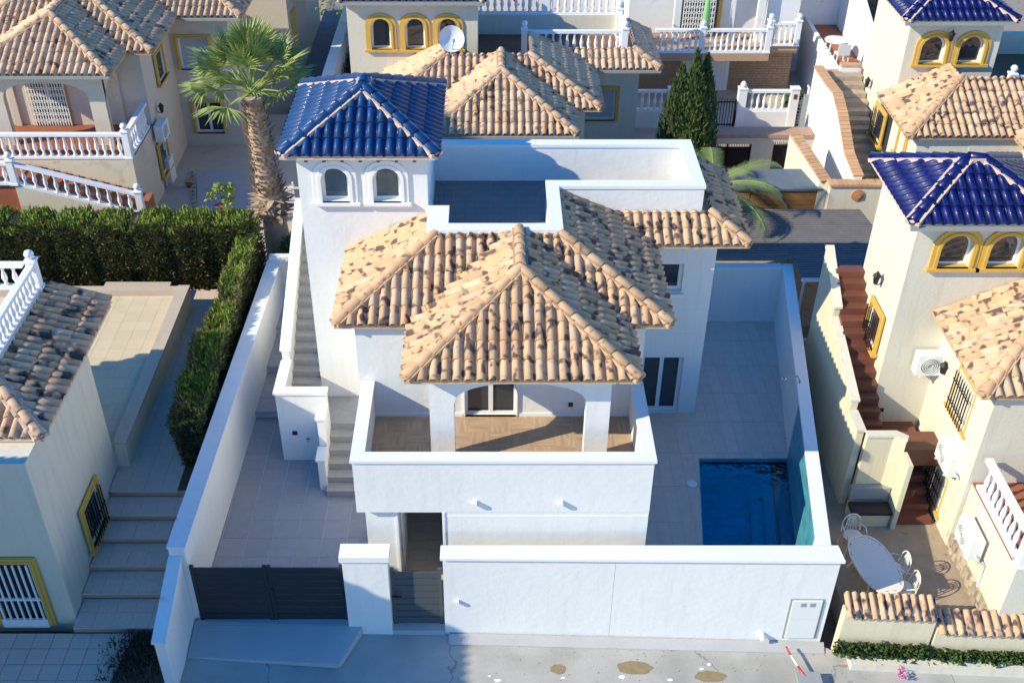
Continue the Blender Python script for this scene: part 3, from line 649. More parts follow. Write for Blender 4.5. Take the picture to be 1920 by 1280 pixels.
# parapet walls of the stairs
sw = MB()
sw.box(-5.15, -3.93, 20.45, 20.648, -0.2, 2.08)
a0 = gx(527, 655, -5.15); a1 = gx(556, 372, -5.15)
sw.prism([(-5.15, 20.65), (-4.97, 20.65), (-4.97, a0.y), (-5.15, a0.y)], -0.2, 2.08)
sw.prism([(-5.15, a0.y), (-4.97, a0.y), (-4.97, a1.y), (-5.15, a1.y)], -0.2, [a0.z - 0.07, a0.z - 0.07, a1.z - 0.07, a1.z - 0.07])
sw.prism([(-4.97, 27.6), (-4.25, 27.6), (-4.25, 27.8), (-4.97, 27.8)], -0.2, 5.2)
sw.box(-4.1, -3.93, 19.85, 20.449, -0.2, 1.78); sw.box(-4.1, -3.93, 19.35, 19.849, -0.2, 0.95)
sw.build('stair_wall', 'white', house)
cp = MB(); cp.box(-5.19, -3.9, 20.41, 20.67, 2.08, 2.15); cp.box(-5.19, -4.93, 20.67, a0.y, 2.081, 2.15)
cp.prism([(-5.19, a0.y), (-4.93, a0.y), (-4.93, a1.y), (-5.19, a1.y)], [a0.z - 0.07, a0.z - 0.07, a1.z - 0.07, a1.z - 0.07], [a0.z, a0.z, a1.z, a1.z])
cp.box(-4.14, -3.9, 19.82, 20.409, 1.78, 1.85); cp.box(-4.14, -3.9, 19.31, 19.82, 0.95, 1.0); cp.build('coping', 'white_trim', house)
c = gy(553, 811, 20.449); MB().box(c.x - 0.06, c.x + 0.06, 20.43, 20.452, c.z - 0.06, c.z + 0.06).build('socket', 'dark', house)
c = gy(578, 821, 20.449); t_ = MB(); t_.tube([(c.x, 20.45, c.z), (c.x, 20.4, c.z), (c.x, 20.38, c.z - 0.07)], 0.012); t_.tube([(c.x - 0.05, 20.41, c.z + 0.01), (c.x + 0.05, 20.41, c.z + 0.01)], 0.01)
tag(t_.build('tap', 'iron'), 'small garden tap on the shaded white stair wall above the patio', 'tap')
# lamps on the facade and front wall
for k, (px, py, yy, lab) in enumerate(((889, 940, 16.19, 'small white box lamp on the balcony front, nearer the entrance'), (1050, 940, 16.19, 'small white box lamp on the balcony front, above the middle of the street wall'))):
    c = gy(px, py, yy); o = thing('wall_lamp', lab, 'lamp', (c.x, yy, c.z), 'box lamps on the villa front')
    MB().box(c.x - 0.055, c.x + 0.055, yy - 0.12, yy - 0.01, c.z - 0.035, c.z + 0.05).build('housing', 'white_trim', o)
    MB().box(c.x - 0.045, c.x + 0.045, yy - 0.11, yy - 0.02, c.z - 0.045, c.z - 0.036).build('lens', 'plastic_grey', o)
    MB().box(c.x - 0.035, c.x + 0.035, yy - 0.012, yy, c.z - 0.03, c.z + 0.03).build('bracket', 'white_trim', o)

# ---- patio (left), stepped side passage, paving
pt = MB(); pt.box(-6.3, -2.6, 15.75, 22.08, -0.6, -0.006); pt.box(-1.95, -0.95, 15.75, 19.5, -0.6, -0.004); patio = struct(pt, 'patio', 'grout')
pave(patio, 'paving_tile', [(-6.26, 15.76), (-2.6, 15.76), (-2.6, 20.44), (-6.26, 20.44)], 0.0, 0.03, (0.575, 0.575), 'patio_tile', 0.012, org=(-2.72, 16.05))
pave(patio, 'paving_tile', [(-6.26, 20.452), (-5.16, 20.452), (-5.16, 22.07), (-6.26, 22.07)], 0.0, 0.03, (0.575, 0.575), 'patio_tile', 0.012, org=(-2.72, 16.05))
pave(patio, 'paving_tile', [(-1.92, 15.76), (-1.0, 15.76), (-1.0, 19.5), (-1.92, 19.5)], 0.01, 0.03, (0.3, 0.3), 'beige_paving', 0.008)
for i, (y0, y1) in enumerate(((22.08, 23.75), (23.752, 25.3), (25.302, 26.6))):
    b = MB(); b.box(-6.25, -5.16, y0, y1, -0.5, 0.2 * (i + 1) - 0.02); o = struct(b, 'passage_step', 'grout')
    pave(o, 'paving_tile', [(-6.25, y0 - 0.02), (-5.16, y0 - 0.02), (-5.16, y1), (-6.25, y1)], 0.2 * (i + 1), 0.025, (0.575, 0.575), 'patio_tile', 0.008, org=(-2.72, y0))

# ---- pool court (right)
FW = 15.75   # inner face of the street wall
def rx(y): return 7.42 + (8.33 - 7.42) * (y - 20.4) / (26.5 - 20.4)      # inner face of the right boundary wall
PL = (4.83, 17.15, 5.22, 20.56)
xl = lambda y: 4.80 + (5.21 - 4.80) * (y - 17.26) / (20.58 - 17.26)
pool_front = 15.78; pool_back = 20.5
ct = MB(); xa, xb = xl(pool_front), xl(pool_back)
ct.prism([(3.25, FW - 0.05), (rx(FW) + .05, FW - 0.05), (rx(pool_front) + .05, pool_front), (xa, pool_front), (3.25, pool_front)], -0.6, -0.006)
ct.prism([(3.25, pool_front), (xa, pool_front), (xb, pool_back), (3.25, pool_back)], -0.6, -0.006)
ct.prism([(3.25, pool_back), (rx(pool_back) + .05, pool_back), (rx(26.6) + .05, 26.6), (3.25, 26.6)], -0.6, -0.006)
court = struct(ct, 'pool_court', 'court_grout')
ang = math.atan2(rx(26) - rx(17), -9.0) + math.pi / 2; ang = -math.atan((rx(26) - rx(17)) / 9.0)
for reg in ([(3.26, FW), (rx(FW), FW), (rx(pool_front), pool_front), (xa, pool_front), (3.26, pool_front)], [(3.26, pool_front), (xa, pool_front), (xb, pool_back), (3.26, pool_back)],
            [(3.26, pool_back), (rx(pool_back), pool_back), (rx(26.5), 26.5), (3.26, 26.5)]):
    pave(court, 'paving_tile', reg, 0.0, 0.03, (0.3, 1.2), 'court_tile', 0.006, ang=0.0, org=(3.26, 15.9))
# pool basin as a thing: floor, lining, steps, mosaic coping, water
pool = thing('swimming_pool', 'small blue swimming pool set in the shaded court right of the white villa', 'pool', ((xa + rx(18)) / 2, 18.3, -1.4))
poly = [(xa, pool_front), (rx(pool_front), pool_front), (rx(pool_back), pool_back), (xb, pool_back)]
def inset(p, d):
    cx = sum(q[0] for q in p) / len(p); cy = sum(q[1] for q in p) / len(p); return [(q[0] + d * (1 if q[0] < cx else -1), q[1] + d * (1 if q[1] < cy else -1)) for q in p]
pf = MB().prism(poly, -1.5, -1.27).build('pool_floor', 'grout', pool); pave(pf, 'mosaic_tile', poly, -1.25, 0.02, (0.3, 0.3), 'pool_floor', 0.014, org=poly[0])
ins = inset(poly, 0.02)
def lining(p, q, z0, z1, nn, nz, name='mosaic_tile', m='pool_tile', th=0.02, par=None, inward=1):
    """small slabs on the vertical face p->q"""
    p = Vector((p[0], p[1], 0)); q = Vector((q[0], q[1], 0)); d = (q - p); L = d.length; d /= L; nn = max(1, int(L / nn)); n = Vector((-d.y, d.x, 0)) * inward
    for k in range(nz):
        a, b = z0 + (z1 - z0) * k / nz, z0 + (z1 - z0) * (k + 1) / nz
        for i in range(nn):
            c = p + d * (L * (i + .5) / nn) + n * (th / 2) + Vector((0, 0, (a + b) / 2))
            MB().obox(c, d, n, Vector((0, 0, 1)), L / nn / 2 - 0.003, th / 2 + random.uniform(-.002, .002), (b - a) / 2 - 0.003).build(name, m, par or pool)
for i in range(4):
    p, q = poly[i], poly[(i + 1) % 4]; wl = MB(); wl.bar((p[0], p[1], -0.7), (q[0], q[1], -0.7), 0.02, 1.3); wl.build('pool_wall', 'pool_floor', pool)
lining(poly[2], poly[3], -1.2, -0.01, 0.3, 4)
lining(poly[3], poly[0], -0.6, -0.01, 0.3, 2)
for k in range(3):   # entry steps along the right side
    y0, y1 = pool_front + 0.02, pool_back - 0.02; d0 = 0.28 * (3 - k)
    MB().prism([(rx(y0) - d0, y0), (rx(y0) - 0.01, y0), (rx(y1) - 0.01, y1), (rx(y1) - d0, y1)], -1.25, -0.28 - 0.27 * (2 - k) * 1.0 if False else -1.25 + 0.3 * (k + 1)).build('pool_step', 'pool_tile', pool)
for px in (1357, 1391, 1426):
    c = gz(px, 876, -0.16); MB().box(c.x - 0.04, c.x + 0.04, pool_back - 0.05, pool_back - 0.02, -0.2, -0.15).build('pool_inlet', 'white_trim', pool)
wt = MB().prism(inset(poly, 0.012), -0.10, -0.095); wt.build('water', 'water', pool)
c = gz(1297, 907, 0); tag(MB().lathe([(0.13, 0), (0.13, 0.012), (0.10, 0.018), (0.02, 0.018)], (c.x, c.y, 0.0), 20).build('skimmer_lid', 'plastic_white'), 'round white skimmer lid in the paving left of the pool', 'lid')
# outdoor shower / handrail by the right wall
b = gz(1477, 826, 0); t1 = gx(1498, 712, b.x + 0.12); t1.z = 2.05; t1 = Vector((b.x - 0.02, b.y + 0.05, 2.0)); t0 = t1 + Vector((-0.36, 0.03, 0.0))
sh = thing('outdoor_shower', 'thin chrome outdoor shower pole on the paving beside the pool wall', 'shower', (b.x, b.y, 0))
MB().tube([(b.x, b.y, 0.02), (b.x + 0.0, b.y + 0.03, 1.9), t1 + Vector((-0.05, 0, 0.04)), t0], 0.022, 8).build('pipe', 'plastic_grey', sh)
MB().lathe([(0.09, 0), (0.09, 0.03), (0.04, 0.05), (0.02, 0.06)], (b.x, b.y, 0), 12).build('foot', 'chrome', sh)
MB().lathe([(0.02, 0.04), (0.08, 0.02), (0.08, 0)], (t0.x, t0.y, t0.z - 0.06), 12).build('shower_head', 'chrome', sh)

# ---- boundary walls of the plot
bw = thing('street_wall', 'long white rendered garden wall along the street in front of the pool court', 'wall', (3, 15.5, -0.6))
zt = 1.78
m_ = MB(); m_.prism([(-0.98, 15.5), (2.55, 15.47), (2.55, FW), (-0.98, FW)], -0.9, zt); m_.build('wall_panel', 'white', bw)
m_ = MB(); m_.prism([(2.556, 15.47), (7.12, 15.42), (7.08, FW), (2.556, FW)], -0.9, zt); m_.build('wall_panel', 'white', bw)
m_ = MB(); m_.prism([(-1.03, 15.44), (7.18, 15.36), (7.14, FW + 0.05), (-1.03, FW + 0.05)], zt, zt + 0.07); m_.build('coping', 'white_trim', bw)
c = gy(857, 1127, 15.47); MB().box(c.x - 0.045, c.x + 0.035, 15.40, 15.49, c.z - 0.035, c.z + 0.04).build('cable_box', 'white_trim', bw)
rw = thing('pool_court_wall', 'white boundary wall on the right side of the pool court, with green mosaic over the pool', 'wall', (7.6, 21, 0))
o_ = 0.24
m_ = MB(); m_.prism([(rx(FW), FW + 0.052), (rx(FW) + o_, FW + 0.052), (rx(26.7) + o_, 26.7), (rx(26.7), 26.7)], -0.9, zt); m_.build('wall_panel', 'white', rw)
m_ = MB(); m_.prism([(rx(FW) - 0.03, FW + 0.055), (rx(FW) + o_ + 0.03, FW + 0.055), (rx(26.7) + o_ + 0.03, 26.7), (rx(26.7) - 0.03, 26.7)], zt + 0.002, zt + 0.07); m_.build('coping', 'white_trim', rw)
lining((rx(16.2), 16.2), (rx(20.55), 20.55), -0.1, 1.70, 0.30, 6, 'mosaic_tile', 'pool_tile', 0.02, rw)
kw = thing('court_back_wall', 'white wall closing the back of the pool court in front of the dark carport roof', 'wall', (6.9, 26.6, 0))
MB().box(5.36, rx(26.5), 26.5, 26.7, -0.5, zt).build('wall_panel', 'white', kw); MB().box(5.33, rx(26.5) - 0.03, 26.47, 26.73, zt, zt + 0.07).build('coping', 'white_trim', kw)
MB().box(5.36, rx(26.5), 26.485, 26.499, 0.0, 0.09).build('skirting', 'white_trim', kw)
lw = thing('side_wall', 'long pale boundary wall between the hedge path and the tiled patio', 'wall', (-6.45, 21, 0))
MB().prism([(-6.60, 15.68), (-6.27, 15.68), (-6.02, 26.8), (-6.35, 26.8)], -0.6, 1.86).build('wall_panel', 'white', lw)
MB().prism([(-6.63, 15.68), (-6.24, 15.68), (-5.99, 26.8), (-6.38, 26.8)], 1.86, 1.92).build('coping', 'old_white', lw)
MB().box(-6.34, -5.16, 26.8, 27.0, -0.2, 2.0).build('end_wall', 'white', lw)
sl = gy(262, 1190, 13.9).z
lo = thing('low_flank_wall', 'short pale wall running from the driveway gate down to the street', 'wall', (-6.45, 14.6, -0.4))
MB().prism([(-6.58, 13.9), (-6.38, 13.9), (-6.38, 15.67), (-6.58, 15.67)], -0.9, [sl - .25, sl - .25, 1.62, 1.62]).build('wall_panel', 'white', lo)
MB().prism([(-6.62, 13.87), (-6.34, 13.87), (-6.34, 15.67), (-6.62, 15.67)], [sl - .25, sl - .25, 1.62, 1.62], [sl - .19, sl - .19, 1.68, 1.68]).build('coping', 'old_white', lo)
# gate posts
gp = thing('gate_pillar', 'broad white pillar with flat cap between the driveway gate and the small gate', 'pillar', (-2.4, 15.7, -0.3))
a = gy(656, 1165, 15.5); b = gy(737, 1185, 15.5)
MB().box(a.x - 0.02, b.x, 15.45, 15.75, -0.8, 1.75).build('shaft', 'white', gp); MB().box(a.x - 0.07, b.x + 0.04, 15.41, 15.80, 1.75, 1.9).build('cap', 'white_trim', gp)
pilx = (a.x - 0.02, b.x)
# driveway gate: two leaves of horizontal boards
dg = thing('driveway_gate', 'wide dark metal driveway gate of horizontal boards with one central post', 'gate', (-4.7, 15.68, -0.3))
gx0, gx1 = -6.24, pilx[0] - 0.03; gz0, gz1 = -0.27, 1.35; gyy = 15.66; mid = (gx0 + gx1) / 2
for (x, w_) in ((gx0 + 0.04, .08), (mid - 0.045, .08), (mid + 0.045, .08), (gx1 - 0.04, .08)): MB().box(x - w_ / 2, x + w_ / 2, gyy - 0.03, gyy + 0.03, gz0 - 0.04, gz1 + 0.05).build('gate_post', 'gate_metal', dg)
nb = 8; bh = (gz1 - gz0) / nb
for s in ((gx0 + .082, mid - .087), (mid + .087, gx1 - .082)):
    for k in range(nb): MB().box(s[0], s[1], gyy - 0.018, gyy + 0.018, gz0 + k * bh + 0.018, gz0 + (k + 1) * bh - 0.018).build('board', 'gate_metal', dg)
MB().box(mid + 0.02, mid + 0.07, gyy - 0.07, gyy - 0.03, 0.55, 0.75).build('handle', 'dark', dg)
pg = thing('pedestrian_gate', 'narrow grey metal gate of horizontal boards beside the white pillar', 'gate', (-1.5, 15.68, -0.4))
px0, px1 = pilx[1] + 0.02, -1.03; 
for x in (px0 + 0.035, px1 - 0.035): MB().box(x - 0.035, x + 0.035, gyy - 0.03, gyy + 0.03, -0.42, 1.32).build('gate_post', 'gate_grey', pg)
for k in range(8):
    bh2 = (1.2 + 0.4) / 8; MB().box(px0 + .072, px1 - .072, gyy - 0.016, gyy + 0.016, -0.38 + k * bh2 + 0.012, -0.38 + (k + 1) * bh2 - 0.012).build('board', 'gate_grey', pg)
MB().box(px0 + 0.0, px0 + 0.2, gyy - 0.08, gyy - 0.05, 0.5, 0.53).build('handle', 'dark', pg)
# threshold slabs and ramp
rp = MB(); q0 = gz(690, 1222, -.4); rp.prism([(-6.36, 14.75), (-3.15, 14.55), (-2.75, 15.45), (-6.36, 15.6)], -0.8, [-0.37, -0.36, -0.26, -0.25]); struct(rp, 'driveway_ramp', 'ramp')
rp = MB(); rp.box(-6.3, pilx[0], 15.46, 15.755, -0.7, -0.262); rp.box(pilx[1], -0.98, 15.45, 15.755, -0.7, -0.39); struct(rp, 'gate_threshold', 'ramp')
# meter cabinet in the street wall
mc = thing('meter_cabinet', 'pale meter cabinet with two doors, low in the right end of the street wall', 'cabinet', (6.3, 15.4, -0.2))
a = gy(1487, 1124, 15.42); b = gy(1546, 1124, 15.42); lo_ = gy(1500, 1193, 15.42)
x0, x1, z1_, z0_ = a.x, b.x - 0.02, a.z, lo_.z; zm = (z0_ + z1_) / 2
MB().box(x0 - 0.05, x1 + 0.03, 15.41, 15.5, z0_ - 0.03, z1_ + 0.03).build('frame', 'plastic_grey', mc)
for k, (za_, zb_) in enumerate(((zm + .01, z1_), (z0_, zm - .01))):
    d_ = MB().box(x0 + 0.0, x1 - 0.02, 15.38, 15.412, za_, zb_).build('door', 'plastic_white', mc)
    if k == 0:
        for f in (0.36, 0.66):
            xx = x0 + (x1 - x0) * f; MB().box(xx - 0.055, xx + 0.055, 15.372, 15.381, zb_ - 0.17, zb_ - 0.06).build('sight_glass', 'plastic_grey', d_)

# ---- street bits
kc = MB(); kc.prism([(-0.9, 15.2), (7.15, 15.12), (7.2, 15.4), (-0.9, 15.46)], [sz(-0.9) - .2, sz(7.15) - .2, sz(7.2) - .2, sz(-0.9) - .2], [sz(-0.9) + .02, sz(7.15) + .02, sz(7.2) + .05, sz(-0.9) + .05]); struct(kc, 'wall_footing', 'ramp')
gr = MB()
for _ in range(230):
    x = random.uniform(-6, 8); y = 15.2 - abs(random.gauss(0, .5)) if random.random() < .7 else random.uniform(12.6, 15); s_ = random.uniform(.004, .013); z = sz(x) + .003
    gr.box(x - s_, x + s_, y - s_, y + s_ * random.uniform(.5, 1.5), z, z + s_)
o = gr.build('street_grit', 'rock'); o['kind'] = 'stuff'
gp_ = MB()
for _ in range(10):
    cx_g, cy_g = random.uniform(-0.5, 5), random.uniform(14.1, 14.9); n = 9; rr = random.uniform(.02, .06)
    gp_.prism([(cx_g + rr * 1.6 * math.cos(6.283 * i / n) * random.uniform(.6, 1.2), cy_g + rr * math.sin(6.283 * i / n) * random.uniform(.6, 1.2)) for i in range(n)], sz(cx_g) - .02, sz(cx_g) + .006)
o = gp_.build('plaster_splash', 'white'); o['kind'] = 'stuff'

c = gz(1430, 1203, -0.55); tag(MB().tube([(c.x, c.y + .25, -0.44), (c.x, c.y - .02, -0.5)], 0.06, 10).build('drain_pipe', 'white_trim'), 'short white drain pipe poking from the foot of the street wall', 'pipe')
a = gz(1474, 1212, -0.5); b = gz(1512, 1270, -0.56); md = (a + b) / 2 + Vector((-0.05, 0, 0.03))
t_ = thing('barrier_pole', 'red and white pole lying askew on the concrete street near the meter cabinet', 'pole', (a.x, a.y, -0.52))
MB().tube([a, a.lerp(md, 0.6)], 0.022, 7).build('pole_section', 'red_plastic', t_); MB().tube([a.lerp(md, 0.6), md.lerp(b, .3)], 0.024, 7).build('pole_section', 'white_trim', t_); MB().tube([md.lerp(b, .3), b], 0.024, 7).build('pole_section', 'red_plastic', t_)
c = gz(1520, 1272, -0.56); tag(MB().box(c.x - 0.28, c.x + 0.22, c.y - 0.18, c.y + 0.16, -0.6, -0.535).build('manhole_cover', 'plastic_grey'), 'small grey square cover in the street at the end of the red pole', 'cover')

# ================================================================== NEIGHBOURING VILLAS (same estate design)
houseE = villa('cream_villa', 'cream villa with navy tower roof and yellow windows, right edge beside the pool court', (13.4, -0.92, -1.15), 'pale_cream', 'yellow', ('terracotta', 'terracotta_pale'), 'navy_tile', 'hip_terracotta', 'balustrade', 2, tower_w=(-4.1, -1.2), arch=(0.71, 6.6, 7.43, (-3.13, -2.04)), TB=24.2)
houseC = villa('pink_beige_villa', 'beige villa behind the white one, three yellow arched windows in its tower', (-0.28, 13.4, -1.2), 'pale_cream', 'yellow', ('terracotta_pale', 'terracotta'), 'navy_tile', 'terracotta_pale', 'wing_balustrade', 3, tower_w=(-4.4, -0.15), win_glass='shutter', arch=(0.64, 6.15, 7.18, (-3.32, -2.2, -1.12)))
houseB = villa('sand_villa', 'sand coloured villa at the upper left with a white lattice door grille in its porch', (-14.5, 15.05, 0.0), 'sand_stucco', 'yellow', ('terracotta_pale', 'terracotta'), 'blue_tile', 'terracotta_pale', 'parapet', 2, reja=True, win_glass='shutter', arch=(0.6, 6.6, 7.44, (-3.44, -2.30)))
houseF = villa('cream_villa', 'cream villa with navy tower roof at the upper right corner, above the stone stair', (17.0, 10.9, -0.95), 'pale_cream', 'yellow', ('terracotta', 'terracotta_pale'), 'navy_tile', 'hip_terracotta', 'balustrade', 2, L0x=-4.8, arch=(0.75, 6.39, 7.27, (-3.4, -2.22)), TB=24.9)
# C: balustrade along the back parapet with a pink bougainvillea behind it
balustrade(houseC, (-0.6, 38.3), (1.9, 38.3), 5.0, h=0.8); balustrade(houseC, (1.9, 38.3), (4.6, 38.3), 5.0, posts=(False, True), h=0.8)

def leaves(name, m, pts, size, parent=None, aspect=0.5, droop=0.0, up=0.3, ext=None):
    """pts: list of (point, outward normal). Each becomes one small bent leaf"""
    mb = MB()
    for p, n in pts:
        p = Vector(p); n = Vector(n); d = (n + Vector((random.gauss(0, .5), random.gauss(0, .5), random.gauss(up, .5)))).normalized()
        s = d.cross(Vector((random.gauss(0, 1), random.gauss(0, 1), random.gauss(0, 1)))).normalized(); q = size * random.uniform(.6, 1.35)
        mb.add([p - s * q * aspect * .5, p + d * q * .5 - s * q * aspect * .35, p + d * q + Vector((0, 0, -droop * q)), p + s * q * aspect * .5 + d * q * .1], [(0, 1, 2, 3)])
    o = mb.build(name, m, parent); return o

# ---- satellite dishes
def dish(loc, r, label, aim):
    t = thing('satellite_dish', label, 'dish', loc); a = Vector(aim).normalized(); u = a.cross(Vector((0, 0, 1))).normalized(); v = u.cross(a); c = Vector(loc) + Vector((0, 0, 0.55))
    mb = MB(); vs = [c]; n = 22
    for k in (1, 2, 3): vs += [c + (u * math.cos(2 * math.pi * i / n) + v * math.sin(2 * math.pi * i / n)) * (r * k / 3) + a * (0.16 * r * (k / 3) ** 2 * 2) for i in range(n)]
    fs = [(0, 1 + i, 1 + (i + 1) % n) for i in range(n)]
    for k in (0, 1): fs += [(1 + k * n + i, 1 + (k + 1) * n + i, 1 + (k + 1) * n + (i + 1) % n, 1 + k * n + (i + 1) % n) for i in range(n)]
    mb.add(vs, fs, True); mb.add([p - a * 0.02 for p in vs], [f[::-1] for f in fs], True); mb.build('reflector', 'plastic_white', t)
    MB().tube([c - a * 0.02, c - a * 0.12, Vector(loc)], 0.025).build('mast', 'plastic_grey', t)
    MB().tube([c - v * r * .9, c + a * r * 1.1 - v * r * .2], 0.012).tube([c + a * r * 1.1 - v * r * .25, c + a * r * 1.02 - v * r * .1], 0.04, 8).build('feed_arm', 'plastic_grey', t)
c = gy(845, 78, 34.0); dish((c.x, 34.2, c.z - 0.55), 0.42, 'round white satellite dish on the tiled roof in front of the three yellow arches', (0.25, -1, 0.45))
c = gy(1912, 195, 30.9); dish((c.x, 30.9, c.z - 0.55), 0.38, 'white satellite dish by the terrace balustrade at the right edge', (-0.3, -1, 0.45))

# ---- air conditioners
def ac(loc, facing, label, brackets=True):
    """facing: unit normal of the wall in xy"""
    N = Vector((facing[0], facing[1], 0)); U = Vector((-N.y, N.x, 0)); Z = Vector((0, 0, 1)); t = thing('air_conditioner', label, 'air conditioner', loc, 'air conditioning units on villa walls'); c = Vector(loc) + N * 0.24
    b = MB().obox(c, U, N, Z, 0.40, 0.14, 0.28); b.build('casing', 'plastic_white', t)
    f = MB(); n = 20; cc = c + N * 0.142 - U * 0.10
    for k, r in enumerate((0.22, 0.17, 0.12, 0.07)):
        for i in range(n):
            a0, a1 = 2 * math.pi * i / n, 2 * math.pi * (i + 1) / n
            f.bar(cc + (U * math.cos(a0) + Z * math.sin(a0)) * r + N * 0.01, cc + (U * math.cos(a1) + Z * math.sin(a1)) * r + N * 0.01, 0.012)
    f.build('fan_guard', 'plastic_white', t)
    d = MB(); ps = [cc + (U * math.cos(2 * math.pi * i / n) + Z * math.sin(2 * math.pi * i / n)) * 0.215 + N * 0.003 for i in range(n)]; d.add(ps, [list(range(n))]); d.build('fan', 'plastic_grey', t)
    MB().obox(c + N * 0.145 + U * 0.27, U, N, Z, 0.10, 0.008, 0.22).build('side_grille', 'plastic_white', t)
    for s in (-0.28, 0.28): MB().bar(c + U * s - Z * 0.31 - N * 0.24, c + U * s - Z * 0.31 + N * 0.16, 0.035).build('bracket', 'plastic_white', t)
    MB().tube([c + U * 0.40 - Z * 0.1, c + U * 0.5 - Z * 0.15, c + U * 0.52 - N * 0.2 - Z * 0.3, c + U * 0.52 - N * 0.22 - Z * 1.0], 0.022, 6).build('pipe', 'plastic_white', t)
    return t
XW = 13.4 - 2.75; XT = 13.4 - 4.1; YT = 21.7 - 0.92
c = gy(1742, 668, YT); ac((c.x, YT, c.z), (0, -1), 'air conditioner on the cream tower front, above the two small vents')
c = gx(1783, 855, XW - 0.2); ac((XW, c.y, c.z), (-1, 0), 'air conditioner on the cream side wall, right above the barred lower window')
c = gx(1822, 1008, XW - 0.2); ac((XW, c.y, c.z), (-1, 0), 'air conditioner low on the cream side wall, below the balcony balusters')
c = gx(290, 243, -11.25); ac((-11.25, c.y, c.z), (1, 0), 'air conditioner on the sand coloured wall at the upper left')
# ---- lanterns
def lantern(loc, facing, label):
    N = Vector((facing[0], facing[1], 0)); t = thing('wall_lantern', label, 'lantern', loc); c = Vector(loc) + N * 0.17
    MB().lathe([(0.03, -0.16), (0.06, -0.12), (0.085, 0.06), (0.11, 0.07), (0.05, 0.14), (0.015, 0.2)], tuple(c), 6, False).build('lantern_body', 'iron', t)
    MB().lathe([(0.052, -0.10), (0.075, 0.05)], tuple(c), 6, False).build('lantern_glass', 'plastic_white', t)
    MB().tube([Vector(loc) + Vector((0, 0, -0.1)), Vector(loc) + N * 0.1 + Vector((0, 0, -0.18)), c + Vector((0, 0, -0.16))], 0.012).build('arm', 'iron', t)
c = gx(1657, 522, XT); lantern((XT, c.y, c.z), (-1, 0), 'black lantern on the sunlit left wall of the cream tower, below the roof')
c = gx(1783, 690, XW); lantern((XW, c.y, c.z), (-1, 0), 'black lantern beside the air conditioner under the tiled eave of the cream villa')
c = gx(1636, 155, 17 - 4.25); lantern((17 - 4.25, c.y, c.z), (-1, 0), 'small black lantern on the tall white wall above the stone stair')
c = gy(1782, 66, 32.55); lantern((c.x, 32.6, c.z), (0, -1), 'black lantern between the two arched windows of the upper right tower')
c = gx(293, 203, -11.25); lantern((-11.25, c.y, c.z), (1, 0), 'small dark lantern on the sand coloured wall above its air conditioner')
# vents on the E tower front
for px, py, l in ((1652, 768, 'left'), (1735, 795, 'right')):
    c = gy(px, py, YT); MB().box(c.x - 0.06, c.x + 0.06, YT - 0.015, YT + 0.01, c.z - 0.06, c.z + 0.06).build('vent', 'dark', houseE)
# ---- barred windows on the side walls
def side_window(house, x, quad, facing, trim='yellow', bars=(6, 1, 0.13), name='window', glass='glass', pan=1):
    """quad: photo points whose span on the plane x=const gives the opening"""
    P = [gx(px, py, x) for px, py in quad]; y0 = min(p.y for p in P); y1 = max(p.y for p in P); z0 = min(p.z for p in P); z1 = max(p.z for p in P)
    y0, y1 = sorted(p.y for p in P)[0:4:3]; 
    if facing < 0: O = (x - 0.055, y1, 0); U = (0, -1, 0)
    else: O = (x + 0.055, y0, 0); U = (0, 1, 0)
    L = y1 - y0; b = 0.1
    return window(house, O, U, rect_pts(b, L - b, z0 + b, z1 - b), trim, band=0.13, proud=0.03, recess=0.04, sill=True, bars=bars, name=name, glass=glass, panes=pan)
def side_rect(house, x, a, b, facing, **k):
    """a: top near the back, b: bottom near the front (photo points)"""
    A = gx(a[0], a[1], x); B = gx(b[0], b[1], x); y0, y1 = min(A.y, B.y), max(A.y, B.y); z0, z1 = min(A.z, B.z), max(A.z, B.z)
    if facing < 0: O = (x - 0.055, y1, 0); U = (0, -1, 0)
    else: O = (x + 0.055, y0, 0); U = (0, 1, 0)
    L = y1 - y0
    return window(house, O, U, rect_pts(0, L, z0, z1), k.pop('trim', 'yellow'), band=0.12, proud=0.03, recess=0.045, sill=True, **k)
def side_box(house, x, yc, zc, w_, h_, facing, **k):
    if facing < 0: O = (x - 0.055, yc + w_ / 2, 0); U = (0, -1, 0)
    else: O = (x + 0.055, yc - w_ / 2, 0); U = (0, 1, 0)
    return window(house, O, U, rect_pts(0, w_, zc - h_ / 2, zc + h_ / 2), k.pop('trim', 'yellow'), band=0.12, proud=0.03, recess=0.045, sill=True, **k)
c = gx(1642, 612, XT); side_box(houseE, XT, c.y, c.z, 0.75, 0.95, -1, bars=(6, 1, 0.13))
c = gx(1812, 750, XW); side_box(houseE, XW, c.y, c.z, 0.95, 1.1, -1, bars=(8, 2, 0.14))
c = gx(1762, 905, XW); side_box(houseE, XW, c.y, c.z, 0.95, 1.0, -1, bars=(8, 3, 0.14))
XF = 17 - 4.27; c = gx(1650, 235, XF - 0.1); side_box(houseF, XF - 0.1, c.y, c.z, 0.9, 1.0, -1, bars=(6, 1, 0.13))
c = gx(1694, 268, XF - 0.1); side_box(houseF, XF - 0.1, c.y, c.z, 0.6, 0.9, -1, glass='shutter')
c = gx(300, 165, -11.25); side_box(houseB, -11.25, c.y + .3, 4.2, 0.9, 1.0, 1)
c = gx(307, 290, -11.25); side_box(houseB, -11.25, 34.2, 1.5, 0.9, 1.1, 1)

